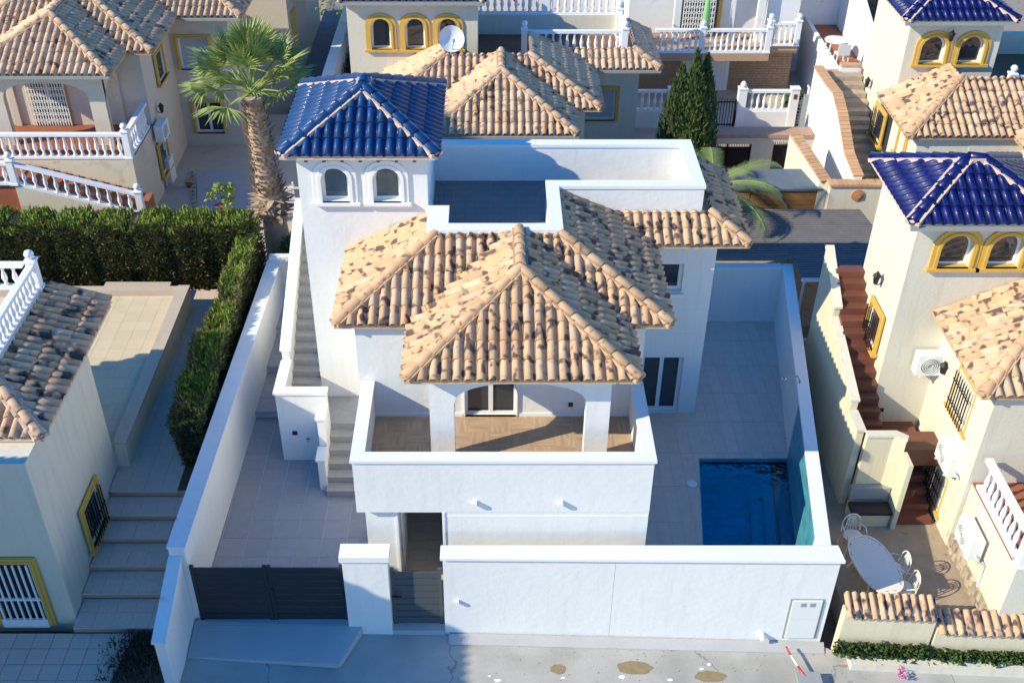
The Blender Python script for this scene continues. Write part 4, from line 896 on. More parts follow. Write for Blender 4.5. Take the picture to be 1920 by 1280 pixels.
# ---- lower storey extras of the cream villa: stone base, stair, planter wall
sb = thing('stone_plinth', 'row of rough brown stones along the foot of the cream side wall', 'plinth', (XW, 17, -0.3))
y = 15.4
while y < 18.6:
    l = random.uniform(0.16, 0.32)
    for zz in (0, 1):
        h_ = random.uniform(.16, .22); y_ = y + zz * .09; t_ = random.uniform(.05, .10)
        m_ = MB(); m_.prism([(XW - t_, y_ + l * .12), (XW - t_ - .02, y_ + l * .5), (XW - t_, y_ + l * .9), (XW, y_ + l * .97), (XW, y_ + .01)][::-1], -0.31 + zz * .2, [-0.12 + zz * .2 + random.uniform(-.03, .03) for _ in range(5)]); m_.build('stone', 'rock', sb)
    y += l
yd = MB(); yd.box(7.7, 10.66, 15.35, 21.0, -1.0, -0.3); struct(yd, 'yard', 'yard_dirt')
ew = thing('stair_parapet', 'tall cream parapet wall along the red stair of the cream villa', 'wall', (8.5, 21, 0))
MB().prism([(8.42, 19.2), (8.58, 19.2), (8.58, 19.9), (8.42, 19.9)], -0.6, 2.0).build('wall_panel', 'cream', ew)
MB().prism([(8.42, 19.9), (8.58, 19.9), (8.6, 22.3), (8.44, 22.3)], -0.6, [2.3, 2.3, 3.0, 3.0]).build('wall_panel', 'cream', ew); MB().prism([(8.44, 22.3), (8.6, 22.3), (8.62, 23.8), (8.46, 23.8)], -0.6, [3.3, 3.3, 4.15, 4.15]).build('wall_panel', 'cream', ew)
MB().prism([(8.39, 19.17), (8.61, 19.17), (8.61, 19.89), (8.39, 19.89)], 2.0, 2.07).prism([(8.39, 19.89), (8.61, 19.89), (8.63, 22.3), (8.41, 22.3)], [2.3, 2.3, 3.0, 3.0], [2.36, 2.36, 3.06, 3.06]).prism([(8.41, 22.27), (8.63, 22.27), (8.65, 23.8), (8.43, 23.8)], [3.3, 3.3, 4.15, 4.15], [3.36, 3.36, 4.21, 4.21]).build('coping', 'pale_cream', ew)
for i in range(13):
    y0 = 19.9 + 0.265 * i; z = 1.6 + 0.19 * i; MB().box(8.59, XT - 0.01, y0, y0 + 0.29, z - 0.5, z).build('step', 'oxblood_tile', ew)
MB().box(8.59, XT + 1.4, 19.25, 19.9, 0.9, 1.4).build('landing', 'oxblood_tile', ew)
pw_ = thing('landing_wall', 'cream wall with a rounded corner hiding the stair landing, behind the white garden table', 'wall', (9, 19, -0.3))
MB().prism([(8.6, 19.0), (9.2, 19.0), (9.45, 18.85), (9.5, 18.98), (9.3, 19.14), (8.6, 19.14)], -0.4, 2.0).build('wall_panel', 'cream', pw_)
MB().prism([(8.6, 18.97), (9.2, 18.97), (9.45, 18.82), (9.53, 18.98), (9.3, 19.17), (8.6, 19.17)], 2.0, 2.06).build('coping', 'pale_cream', pw_)
MB().prism([(9.41, 18.35), (9.52, 18.35), (9.52, 18.83), (9.42, 18.83)], -0.4, 1.7).build('wall_panel', 'cream', pw_)
bn = thing('storage_bench', 'dark padded bench box against the cream landing wall', 'bench', (8.95, 18.8, -0.3))
MB().box(8.5, 9.38, 18.45, 18.95, -0.3, 0.08).build('box', 'cream', bn); MB().box(8.46, 9.4, 18.42, 18.8, 0.08, 0.16).build('seat', 'dark', bn); MB().box(8.48, 9.4, 18.84, 18.98, 0.2, 0.55).build('backrest', 'plastic_grey', bn)
ls_ = thing('garden_stair', 'dark red tiled steps rising beside the stone plinth of the cream villa', 'stair', (10.05, 19, -0.3))
for i in range(7): MB().box(9.54, 10.4, 18.5 + 0.3 * i, 18.8 + 0.3 * i + (0.6 if i == 6 else 0.01), -0.5, -0.3 + 0.18 * (i + 1)).build('step', 'oxblood_tile', ls_)

# garden table and chairs
def chair(loc, rz, label):
    t = thing('garden_chair', label, 'chair', loc, 'white cast garden chairs'); Rm = Matrix.Rotation(rz, 4, 'Z'); L = Vector(loc)
    def T(x, y, z): return L + Rm @ Vector((x, y, z))
    s = MB(); n = 14; ps = [(0.22 * math.cos(2 * math.pi * i / n), 0.21 * math.sin(2 * math.pi * i / n)) for i in range(n)]
    q = [T(a, b, 0.43) for a, b in ps]; q2 = [T(a, b, 0.41) for a, b in ps]; s.add(q + q2, [list(range(n)), list(range(n, 2 * n))[::-1]] + [(i, i + n, (i + 1) % n + n, (i + 1) % n) for i in range(n)]); s.build('seat', 'furniture_white', t)
    b = MB(); ring = [T(0.22 * math.sin(math.pi * i / 10 - math.pi / 2), 0.2 + 0.04 * math.cos(math.pi * i / 10 - math.pi / 2), 0.5 + 0.38 * math.cos(math.pi * i / 10 - math.pi / 2) ** .6) if 0 < i < 10 else T(0.22 * (-1 if i == 0 else 1), 0.17, 0.43) for i in range(11)]
    b.tube(ring, 0.016, 6)
    for k in range(-2, 3): b.bar(T(0.07 * k, 0.19, 0.43), T(0.035 * k, 0.235, 0.84), 0.018)
    b.tube([T(0.0 + 0.1 * math.cos(2 * math.pi * i / 10), 0.225, 0.66 + 0.12 * math.sin(2 * math.pi * i / 10)) for i in range(11)], 0.013, 5)
    b.build('backrest', 'furniture_white', t)
    for sx in (-1, 1):
        MB().tube([T(0.22 * sx, 0.17, 0.62), T(0.26 * sx, 0.0, 0.64), T(0.23 * sx, -0.17, 0.6), T(0.19 * sx, -0.17, 0.42)], 0.015, 5).build('armrest', 'furniture_white', t)
        for sy in (-1, 1): MB().tube([T(0.17 * sx, 0.15 * sy, 0.42), T(0.19 * sx, 0.2 * sy, 0.2), T(0.22 * sx, 0.23 * sy, 0)], 0.014, 5).build('leg', 'furniture_white', t)
tc = gz(1641, 1056, 0.42)
tb = thing('garden_table', 'long oval white latticed garden table in the dusty yard of the cream villa', 'table', (tc.x, tc.y, -0.3))
tm = MB(); n = 40; A_, B_ = 0.46, 0.86; an = math.radians(9)
def el(i, s=1.0, n=40):
    t = 2 * math.pi * i / n; x = A_ * s * math.copysign(abs(math.cos(t)) ** .75, math.cos(t)); y = B_ * s * math.copysign(abs(math.sin(t)) ** .85, math.sin(t))
    return (tc.x + x * math.cos(an) - y * math.sin(an), tc.y + x * math.sin(an) + y * math.cos(an))
rim = MB(); o_out = [el(i) for i in range(n)]; o_in = [el(i, .93) for i in range(n)]
rim.add([(p[0], p[1], z) for z in (0.395, 0.425) for p in o_out] + [(p[0], p[1], z) for z in (0.395, 0.425) for p in o_in],
        [f for i in range(n) for j in [(i + 1) % n] for f in ((i, j, n + j, n + i), (n + i, n + j, 3 * n + j, 3 * n + i), (2 * n + i, 3 * n + i, 3 * n + j, 2 * n + j), (i, 2 * n + i, 2 * n + j, j))]); rim.build('table_rim', 'furniture_white', tb)
lat = MB(); reg = o_in
sl_ = [(-A_ + k * 0.055) for k in range(int(2 * A_ / 0.055) + 1)]
for s_ in [(-B_ + k * 0.06) for k in range(int(2 * B_ / 0.06) + 1)]:
    for q_ in sl_:
        cxl, cyl = q_, s_
        if (abs(cxl) / A_) ** 2.4 + (abs(cyl) / B_) ** 2.2 < 0.86:
            X = tc.x + cxl * math.cos(an) - cyl * math.sin(an); Y = tc.y + cxl * math.sin(an) + cyl * math.cos(an)
            lat.obox((X, Y, 0.412), Vector((math.cos(an), math.sin(an), 0)), Vector((-math.sin(an), math.cos(an), 0)), Vector((0, 0, 1)), 0.0262, 0.0285, 0.008)
o = lat.build('table_lattice', 'furniture_white', tb); o['kind'] = 'stuff'
for s_ in (-1, 1): MB().bar((tc.x - s_ * -0.0 - 0.3 * math.cos(an) , tc.y + s_ * 0.5, 0.385), (tc.x + 0.3, tc.y + s_ * 0.5, 0.385), 0.04).build('cross_bar', 'furniture_white', tb)
for sx in (-1, 1):
    for sy in (-1, 1): MB().tube([(tc.x + 0.28 * sx, tc.y + 0.5 * sy, 0.39), (tc.x + 0.22 * sx, tc.y + 0.48 * sy, 0.1), (tc.x + 0.33 * sx, tc.y + 0.56 * sy, -0.3)], 0.022, 6).build('leg', 'furniture_white', tb)
chair((tc.x - 0.13, tc.y + 1.12, -0.3), 0.1, 'white garden chair at the far end of the oval table')
chair((tc.x + 0.52, tc.y + 0.12, -0.3), -1.5, 'white garden chair on the right side of the oval table, the farther one')
chair((tc.x + 0.56, tc.y - 0.42, -0.3), -1.6, 'white garden chair on the right side of the oval table, the nearer one')

# street wall of the cream villa with tile capping and ivy
tw_ = thing('tile_capped_wall', 'low cream street wall capped with smoky barrel tiles, above the ivy', 'wall', (9, 15.1, -0.7))
def capped(x0, x1, y0, y1, zt_, n, skew=0.0):
    MB().prism([(x0, y0), (x1, y1), (x1, y1 + 0.22), (x0, y0 + 0.22)], -1.0, zt_).build('wall_panel', 'cream', tw_)
    u = Vector((x1 - x0, y1 - y0, 0)).normalized(); nrm = Vector((u.y, -u.x, 0)); nrm = (Vector((0, 0, 1)) + Vector((u.y, -u.x, 0)) * 0.35).normalized(); sl2 = nrm.cross(u)
    W = (Vector((x1, y1, 0)) - Vector((x0, y0, 0))).length / n
    for i in range(n):
        o_ = Vector((x0, y0, zt_ - 0.06)) + u * (W * (i + .5)) - sl2 * 0.10
        inst('cap_tile', tmesh(random.choice(['terracotta_smoked', 'terracotta_smoked', 'terracotta_warm'])), tw_, Matrix.Translation(o_) @ Matrix((u, sl2, nrm)).transposed().to_4x4() @ Matrix.Diagonal((W / TW * 0.98, 1.28, 1.1, 1)) @ Matrix.Rotation(random.uniform(-.02, .02), 4, 'Z'))
z_t = gy(1600, 1158, 15.05).z
capped(7.36, 9.25, 15.12, 15.02, z_t + 0.08, 11); z_t2 = gy(1800, 1182, 15.0).z
capped(9.32, 12.6, 15.0, 14.86, z_t2 + 0.05, 17)
iv = []
for _ in range(3400):
    x = random.uniform(7.25, 12.2); yb = 15.1 - (x - 7.3) * 0.05; zc = -0.42 - (0.12 if x > 9.2 else 0)
    iv.append(((x, yb - abs(random.gauss(0.0, 0.09)) - 0.02, zc + random.uniform(-0.2, 0.17)), (0, -1, 0.5)))
o = leaves('ivy', 'ivy', iv, 0.085, None, 0.8); tag(o, 'dense dark green ivy strip trailing along the foot of the tile-capped street wall', 'ivy')

# ================================================================== FRONT LEFT HOUSE
A_h = thing('corner_house', 'white house at the lower left with barred yellow-framed window and a shaded smoky tile roof', 'house', (-10.5, 15.6, -0.3))
XA = -8.9
w_ = MB(); win1 = gx(171, 965, XA)
w_.box(-18, XA, 15.6, 19.45, -0.6, 4.28); w_.box(-18, -10.1, 19.45, 20.85, -0.6, 4.3); w_.build('wall', 'pale_cream', A_h)
side_box(A_h, XA, win1.y, win1.z, 0.95, 1.1, 1, bars=(8, 1, 0.12))
da = gy(0, 1040, 15.6); db = gy(100, 1185, 15.6); zdt = gy(60, 1045, 15.6).z; xr = gy(88, 1110, 15.6).x; xl_ = xr - 1.1
window(A_h, (0, 15.55, 0), (1, 0, 0), rect_pts(xl_, xr - 0.12, -0.3, zdt - 0.1), 'yellow', band=0.14, proud=0.03, recess=0.045, sill=False, name='barred_door', glass='dark')
dg_ = MB()
for k in range(7): x = xl_ + (xr - 0.12 - xl_) * (k + .5) / 7; dg_.bar((x, 15.5, -0.1), (x, 15.5, zdt - 0.12), 0.035)
dg_.bar((xl_, 15.5, 0.55), (xr - 0.12, 15.5, 0.55), 0.05); dg_.bar((xl_, 15.5, -0.2), (xr - 0.12, 15.5, -0.2), 0.05, 0.25); dg_.build('door_grille', 'rail_white', A_h)
ra = Roof(A_h, ['terracotta_smoked', 'terracotta_pale'], 'terracotta_pale', 'pale_mortar')
e0 = (-8.72, 16.2, 4.4); e1 = (-8.72, 20.9, 4.4); kz = 0.30; top = -10.1; tz = 4.4 + kz * (-8.72 - top)
ra.face(e0, e1, [e0, e1, (top, 20.9, tz), (top, 16.2 + (-8.72 - top), tz)])
f0 = (-14.0, 16.2, 4.4); ra.face(f0, e0, [f0, e0, (top, 16.2 + (-8.72 - top), tz), (-14.0, 16.2 + (-8.72 - top), tz)])
ra.hip(e0, (top, 16.2 + (-8.72 - top), tz)); ra.hip((-8.72, 20.95, 4.4), (top, 20.95, tz), 'terracotta_smoked'); ra.finish()
MB().box(-10.3, -10.1, 17.6, 20.85, 4.2, tz + 0.12).build('parapet', 'pale_cream', A_h)
balustrade(A_h, (-10.2, 17.7), (-10.2, 20.75), tz + 0.1, posts=(False, True), h=0.66, sp=.2); balustrade(A_h, (-10.4, 20.75), (-15.5, 20.75), tz + 0.1, posts=(False, False), h=0.66)
MB().box(-18, -10.3, 17.6, 20.85, 4.3, 4.6).build('terrace_floor', 'sand_paving', A_h)
# tall neighbour outside the left edge of the picture: its roof shades the driveway and the patio
nb_ = thing('tall_villa', 'tall white villa standing left of the corner house', 'house', (-16, 9, -0.5))
MB().box(-20, -13.3, 2.5, 13.2, -0.8, 8.0).build('wall', 'pale_cream', nb_)
rn = Roof(nb_, ['navy_tile'], 'navy_tile', 'mortar'); n0, n1, n2, n3 = (-20.4, 2.1, 8), (-12.9, 2.1, 8), (-12.9, 13.6, 8), (-20.4, 13.6, 8); r1, r2 = (-16.65, 5.9, 9.9), (-16.65, 9.8, 9.9)
rn.face(n0, n1, [n0, n1, r1]); rn.face(n1, n2, [n1, n2, r2, r1]); rn.face(n2, n3, [n2, n3, r2]); rn.face(n3, n0, [n3, n0, r1, r2]); rn.finish(limit=0)
for q in ((-13.3, 4.0), (-13.3, 8.0), (-13.3, 11.5)): side_box(nb_, -13.3, q[1], 5.5, 0.9, 1.1, 1)

# steps and path beside it
prev = -0.3
for i, y in enumerate((15.34, 16.14, 16.79, 17.48, 18.04, 18.65)):
    yn = (15.34, 16.14, 16.79, 17.48, 18.04, 18.65, 27.2)[i + 1]; z = -0.3 + 0.16 * (i + 1)
    b = MB(); b.box(-8.89, -6.62, y, yn, -0.9, z - 0.03); o = struct(b, 'path_step' if i < 5 else 'path', 'step_face')
    pave(o, 'paving_tile', [(-8.88, y - 0.025), (-6.63 if i < 5 else -7.3, y - 0.025), (-6.63 if i < 5 else -7.3, yn - 0.028), (-8.88, yn - 0.028)], z, 0.03, (0.4, 0.4), 'speckled_step', 0.006, org=(-8.88, y))
fy = MB(); fy.box(-13, -6.63, 11.5, 15.33, -0.9, -0.33); o = struct(fy, 'forecourt', 'soil')
pave(o, 'paving_tile', [(-12, 12.5), (-8.0, 12.5), (-7.6, 15.3), (-12, 15.3)], -0.3, 0.03, (0.4, 0.4), 'speckled_step', 0.012, org=(-8.88, 15.3))
wd = []
for _ in range(1500):
    x = random.gauss(-7.35, 0.3); y = random.gauss(14.7, 0.45); 
    if x < -6.68 and y < 15.32: wd.append(((x, y, -0.32 + random.uniform(0, .08)), (0, 0, 1)))
o = leaves('dead_weeds', 'dry_weed', wd, 0.13, None, 0.25); o['kind'] = 'stuff'
rg = thing('iron_railing', 'short black iron railing leaning at the lower left street corner', 'railing', (-6.6, 13.9, -0.4))
for k in range(5): MB().tube([(-6.85 + 0.02 * k, 13.0 + 0.2 * k, -0.5), (-6.8 + 0.02 * k, 13.0 + 0.2 * k, 0.55)], 0.015, 5).build('bar', 'iron', rg)
MB().tube([(-6.8, 12.95, 0.55), (-6.72, 13.85, 0.55)], 0.02, 5).tube([(-6.85, 12.95, -0.3), (-6.77, 13.85, -0.3)], 0.02, 5).build('rail', 'iron', rg)

# raised sand-coloured terrace behind it
tr = MB(); tr.box(-20, -8.85, 19.46, 26.2, -0.6, 1.17); o = struct(tr, 'raised_terrace', 'grout')
pave(o, 'paving_tile', [(-10.85, 19.47), (-8.86, 19.47), (-8.86, 26.0), (-10.85, 26.0)], 1.2, 0.03, (0.42, 0.42), 'sand_paving', 0.005, org=(-8.86, 26)); 
pr_ = thing('terrace_kerb_wall', 'sand coloured low wall edging the raised terrace beside the hedge path', 'wall', (-8.7, 23, 0.7))
MB().box(-8.85, -8.6, 19.48, 26.2, -0.6, 1.36).build('wall_panel', 'cream', pr_); MB().box(-8.89, -8.56, 19.46, 26.24, 1.36, 1.42).build('coping', 'beige_paving', pr_); MB().box(-14, -8.9, 26.0, 26.25, 1.0, 1.38).build('wall_panel', 'beige_paving', pr_)
MB().box(-11.2, -9.3, 26.4, 26.9, 0.6, 1.1).build('ledge', 'beige_paving', pr_)
bs = MB(); bs.box(-20, -6.62, 26.25, 28.3, -0.6, 0.62); bs.box(-7.28, -6.62, 18.7, 26.9, -0.6, 0.68); struct(bs, 'planting_bed', 'soil')

# ================================================================== HEDGES
def hedge(name, label, x0, x1, y0, y1, z0, z1, n, m, nm2, leaf=0.13, top=None, left=None):
    left = left or (lambda y, z: x0)
    t = thing(name, label, 'hedge', ((x0 + x1) / 2, (y0 + y1) / 2, z0)); core = MB(); s = 0.14
    top = top or (lambda x, y: z1)
    k = 14; long_x = (x1 - x0) > (y1 - y0)
    for i in range(k):
        if long_x: a, b = x0 + (x1 - x0) * i / k, x0 + (x1 - x0) * (i + 1) / k; core.box(a, b, y0 + s, y1 - s, z0, top((a + b) / 2, y0) - s - 0.02 * (i % 2))
        else: a, b = y0 + (y1 - y0) * i / k, y0 + (y1 - y0) * (i + 1) / k; core.box(left((a + b) / 2, z0) + s, x1 - s, a, b, z0, top(x0, (a + b) / 2) - s - 0.02 * (i % 2))
    core.build('hedge_core', 'hedge_core', t)
    from mathutils import noise
    def mk(frac, sides, mm, nn, up):
        pts = []
        while len(pts) < nn:
            y = random.uniform(y0, y1); zt = top(x0, y); z = random.uniform(z0, zt); xl_h = left(y, z if sides != 'top' else zt); x = random.uniform(xl_h, x1)
            f = random.random(); bmp = 0.13 * noise.noise(Vector((x * 2.1, y * 2.1, z * 1.1))) + 0.08 * noise.noise(Vector((x * 6, y * 6, z * 4)))
            bmp -= 0.12 * abs(math.cos(math.pi * (x if long_x else y * .8) / 1.15)) ** 9
            if bmp < -0.11 and random.random() < 0.55: nn -= 1; continue
            if sides == 'top': p = (x, y, zt - 0.1 + bmp * 1.2 + random.gauss(0, .03)); nv = (0, 0, 1)
            else:
                pick = random.random(); a_f = (x1 - x0); a_r = (y1 - y0)
                if pick < a_f / (a_f + a_r) : p = (x, y0 + 0.08 - bmp + random.gauss(0, .03), z); nv = (0, -1, 0.5)
                elif random.random() < 0.5: p = (x1 - 0.08 + bmp + random.gauss(0, .03), y, z); nv = (1, 0, .5)
                else: p = (xl_h + 0.08 - bmp + random.gauss(0, .03), y, z); nv = (-1, 0, .5)
            pts.append((p, nv))
        return leaves('foliage', mm, pts, leaf, t, 0.34, 0, up)
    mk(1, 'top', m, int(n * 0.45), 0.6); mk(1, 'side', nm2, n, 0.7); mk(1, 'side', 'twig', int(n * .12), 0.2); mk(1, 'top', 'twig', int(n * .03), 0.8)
    return t
hedge('cypress_hedge', 'long tall clipped cypress hedge behind the raised terrace, running to the palm trunk', -19, -7.0, 27.2, 28.3, 0.6, 2.75, 42000, 'hedge_leaf', 'hedge_dark', 0.15, lambda x, y: 2.8 + 0.06 * math.sin(x * 1.7))
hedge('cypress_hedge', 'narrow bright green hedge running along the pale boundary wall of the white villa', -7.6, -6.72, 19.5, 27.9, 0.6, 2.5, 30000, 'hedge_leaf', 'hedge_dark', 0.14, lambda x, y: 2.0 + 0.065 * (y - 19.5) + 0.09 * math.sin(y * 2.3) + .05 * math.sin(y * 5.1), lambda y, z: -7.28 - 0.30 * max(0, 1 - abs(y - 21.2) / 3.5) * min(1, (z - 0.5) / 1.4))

# ================================================================== YARD OF THE SAND VILLA (upper left)
yb_ = MB(); yb_.box(-22, -6.3, 28.3, 40, -1.2, 0.4); struct(yb_, 'upper_yard', 'beige_paving')
gb = MB(); q = [gz(368, 322, .42), gz(455, 318, .42), gz(480, 425, .42), gz(372, 425, .42)]
gb.prism([(q[3].x, q[3].y), (q[2].x, q[2].y), (q[1].x, q[1].y), (q[0].x, q[0].y)], 0.2, 0.43); o = struct(gb, 'gravel_bed', 'gravel')
for i in range(14):
    a = q[0].lerp(q[3], i / 14.0); MB().box(a.x - 0.14, a.x - 0.03, a.y - 0.16, a.y, 0.38, 0.50).build('edging_stone', 'rock', o)
cb = thing('outdoor_cabinet', 'small white cabinet standing against the sand coloured wall', 'cabinet', (-10.9, 33, 0.4)); c = gz(316, 345, 0.4)
MB().box(c.x - 0.28, c.x + 0.15, c.y, c.y + 0.6, 0.4, 1.25).build('body', 'plastic_white', cb); MB().box(c.x - 0.29, c.x + 0.17, c.y - 0.01, c.y + 0.61, 1.25, 1.29).build('lid', 'plastic_white', cb)
def pot(px, py, z, r, h, label, m='clay'):
    c = gz(px, py, z); t = thing('flower_pot', label, 'pot', (c.x, c.y, z)); MB().lathe([(r * .65, 0), (r, h * .9), (r * 1.1, h * .9), (r * 1.1, h), (r * .9, h)], (c.x, c.y, z), 12).build('pot', m, t)
    MB().lathe([(r * .9, h * .92), (0.01, h * .95)], (c.x, c.y, z), 12).build('earth', 'soil', t); return c
pot(355, 350, 0.4, 0.12, 0.24, 'small terracotta pot on the paving beside the white cabinet')
c = pot(415, 400, 0.43, 0.16, 0.3, 'dark brown pot on the gravel beside the young tree', 'oxblood_tile')
for k, (px, py) in enumerate(((378, 385), (377, 398), (379, 410))): MB
sp = gz(428, 428, 0.43)
yt = thing('young_tree', 'spindly young tree with a few bright leaf clusters in the gravel bed', 'tree', (sp.x, sp.y, 0.43))
MB().tube([sp, sp + Vector((0, 0, .8)), sp + Vector((-.12, 0.05, 1.3))], [0.03, .025, .015], 6).tube([sp + Vector((0, 0, .8)), sp + Vector((.2, 0, 1.45))], [0.02, .012], 5).tube([sp + Vector((0, 0, .7)), sp + Vector((-.4, 0, 1.15))], [0.018, .01], 5).build('trunk', 'bark', yt)
pts = []
for cc_, r, n in ((Vector((-.12, 0, 1.45)), .2, 90), (Vector((.22, 0, 1.4)), .22, 120), (Vector((.15, 0, 1.0)), .2, 110), (Vector((-.4, 0, 1.2)), .16, 50)):
    for _ in range(n):
        d = Vector((random.gauss(0, 1), random.gauss(0, 1), random.gauss(0, 1))).normalized() * r * random.random() ** .4; pts.append((sp + cc_ + d, d))
leaves('crown', 'lime_leaf', pts, 0.11, yt, 0.6)
bush_c = gz(550, 430, 0.5); pts = []
for _ in range(2600):
    d = Vector((random.gauss(0, 1), random.gauss(0, 1), random.gauss(0, 1))).normalized(); pts.append((Vector((-5.75, 27.9, 1.15)) + Vector((d.x * .5, d.y * .5, d.z * .95)) * random.uniform(.75, 1.05), d))
bt = thing('shrub', 'round dark green shrub squeezed between the palm trunk and the blue-roofed tower', 'shrub', (-5.75, 27.9, 0)); MB().tube([(-5.75, 27.9, 0), (-5.75, 27.9, 1.4)], 0.05).lathe([(0.1, -.7), (.38, -.3), (.4, .3), (.1, .7)], (-5.75, 27.9, 1.15), 8).build('stem', 'hedge_core', bt); leaves('foliage', 'bush', pts, 0.1, bt, 0.6)
tl = thing('garden_trellis', 'weathered wooden trellis ladder behind the shrub, left of the blue-roofed tower', 'trellis', (-5.6, 30, 0.4))
a = gy(522, 385, 30.2)
for x in (-6.1, -5.45): MB().bar((x, 30.2, 0.4), (x, 30.2, 2.6), 0.06).build('stile', 'old_white', tl)
for k in range(5): MB().bar((-6.25, 30.17, 0.9 + 0.38 * k), (-5.3, 30.17, 0.9 + 0.38 * k), 0.05).build('rung', 'old_white', tl)
# front stair of the sand villa with sloping balustrade
bsn = thing('front_stair', 'red tiled stair with a sloping white balustrade in front of the sand villa', 'stair', (-13, 29.8, 0.4))
a = gy(30, 345, 29.9); b = gy(268, 402, 29.9)
ns = 10
for i in range(ns):
    x0_ = a.x + (b.x - a.x) * i / ns; x1_ = a.x + (b.x - a.x) * (i + 1) / ns; z = a.z + (b.z - a.z) * (i + .5) / ns; MB().box(x0_, x1_, 29.95, 31.2, 0.2, z).build('step', 'red_floor', bsn)
MB().prism([(a.x, 29.8), (b.x, 29.8), (b.x, 29.95), (a.x, 29.95)], 0.0, [a.z, b.z, b.z, a.z]).build('string_wall', 'stained_cream', bsn)
balustrade(bsn, (a.x, 29.88), (b.x, 29.88), a.z, z2=b.z, h=0.75, sp=0.3)
balustrade(bsn, (a.x - 3, 29.88), (a.x, 29.88), a.z, posts=(False, False), h=0.75)
MB().box(a.x - 3.5, a.x, 29.9, 31.2, 0.2, a.z).build('landing', 'red_floor', bsn)
MB().box(-17.25, -11.24, 31.238, 31.251, 0.4, 2.8).build('render_patch', 'stained_cream', houseB)

# ================================================================== PALM (fan palm)
pb = Vector((-6.45, 28.9, 0.3)); pt_ = Vector((-6.62, 28.8, 6.0))
palm = thing('fan_palm', 'tall fan palm with shaggy trunk and green fan leaves left of the blue-roofed tower', 'palm tree', tuple(pb))
prof = [(0, .48), (.1, .46), (.2, .43), (.3, .40), (.4, .44), (.5, .42), (.6, .38), (.75, .35), (.9, .32), (1, .26)]
MB().tube([pb.lerp(pt_, t) for t, r in prof], [r * .9 for t, r in prof], 14).build('trunk', 'palm_trunk', palm)
def rad(t):
    for i in range(len(prof) - 1):
        if prof[i][0] <= t <= prof[i + 1][0]: f = (t - prof[i][0]) / (prof[i + 1][0] - prof[i][0]); return prof[i][1] * (1 - f) + prof[i + 1][1] * f
bm = MB(); bm.add([(-0.085, 0, 0), (0.085, 0, 0), (0.05, 0.10, 0.14), (-0.05, 0.10, 0.14), (0, 0.17, 0.26), (0, 0.05, 0.02)], [(0, 1, 2, 3), (3, 2, 4), (0, 5, 1), (1, 5, 2), (0, 3, 5)]); bo = bm.build('leaf_boot', 'boot'); BM = bo.data; bpy.data.objects.remove(bo)
k = 0
for i in range(34):
    t = 0.32 + 0.66 * i / 34
    for j in range(12):
        a = 2 * math.pi * (j + 0.5 * (i % 2)) / 12 + random.uniform(-.1, .1)
        if math.sin(a) > 0.45: continue
        p = pb.lerp(pt_, t) + Vector((math.cos(a), math.sin(a), 0)) * rad(t) * 0.86; s = random.uniform(.7, 1.2) * (1.25 if 0.34 < t < 0.52 else 0.85)
        m = Matrix.Translation(p) @ Matrix.Rotation(a - math.pi / 2, 4, 'Z') @ Matrix.Rotation(random.uniform(-.35, .25) - (0.9 if 0.34 < t < .46 else 0.1), 4, 'X') @ Matrix.Rotation(random.uniform(-.3, .3), 4, 'Y') @ Matrix.Diagonal((s, s, s, 1))
        if k < 300: inst('leaf_boot', BM, palm, m)
        k += 1
def fan_leaf(az, elv, plen, fan, droop):
    mb = MB(); d = Vector((math.cos(az) * math.cos(elv), math.sin(az) * math.cos(elv), math.sin(elv))); side = d.cross(Vector((0, 0, 1))).normalized(); up = side.cross(d)
    base = pt_ + Vector((0, 0, .1)); tip = base + d * plen + Vector((0, 0, -droop * 0.25)); mb.tube([base, base + d * plen * .5 + Vector((0, 0, .03)), tip], [0.035, .025, .018], 4)
    nb_l = 26
    for i in range(nb_l):
        a = (i - (nb_l - 1) / 2) / (nb_l - 1) * 2.9; l = fan * (0.78 + 0.22 * math.cos(a * .7)) * random.uniform(.9, 1.08)
        dr = (d * math.cos(a) + side * math.sin(a) + up * (0.10 * math.cos(a * 2) + random.uniform(-.06, .06))).normalized(); wv = dr.cross(up).normalized() * 0.034
        m1 = tip + dr * l * .55; e_ = tip + dr * l + Vector((0, 0, -droop * l * random.uniform(.3, .7))); f = up * (0.02)
        mb.add([tip - wv * .3, tip + wv * .3, m1 + wv * 1.1, m1 + f, m1 - wv * 1.1, e_], [(0, 1, 2, 3), (0, 3, 4), (3, 2, 5), (4, 3, 5)])
    mb.build('fan_leaf', 'palm_leaf', palm)
for i in range(29):
    ring = i / 29; elv = math.radians(84 - 84 * ring ** 1.0 + random.uniform(-10, 14)); az = i * 2.399 + random.uniform(-.2, .2)
    fan_leaf(az, elv, random.uniform(1.0, 1.35), random.uniform(.8, 1.1), 0.05 + 0.35 * ring)

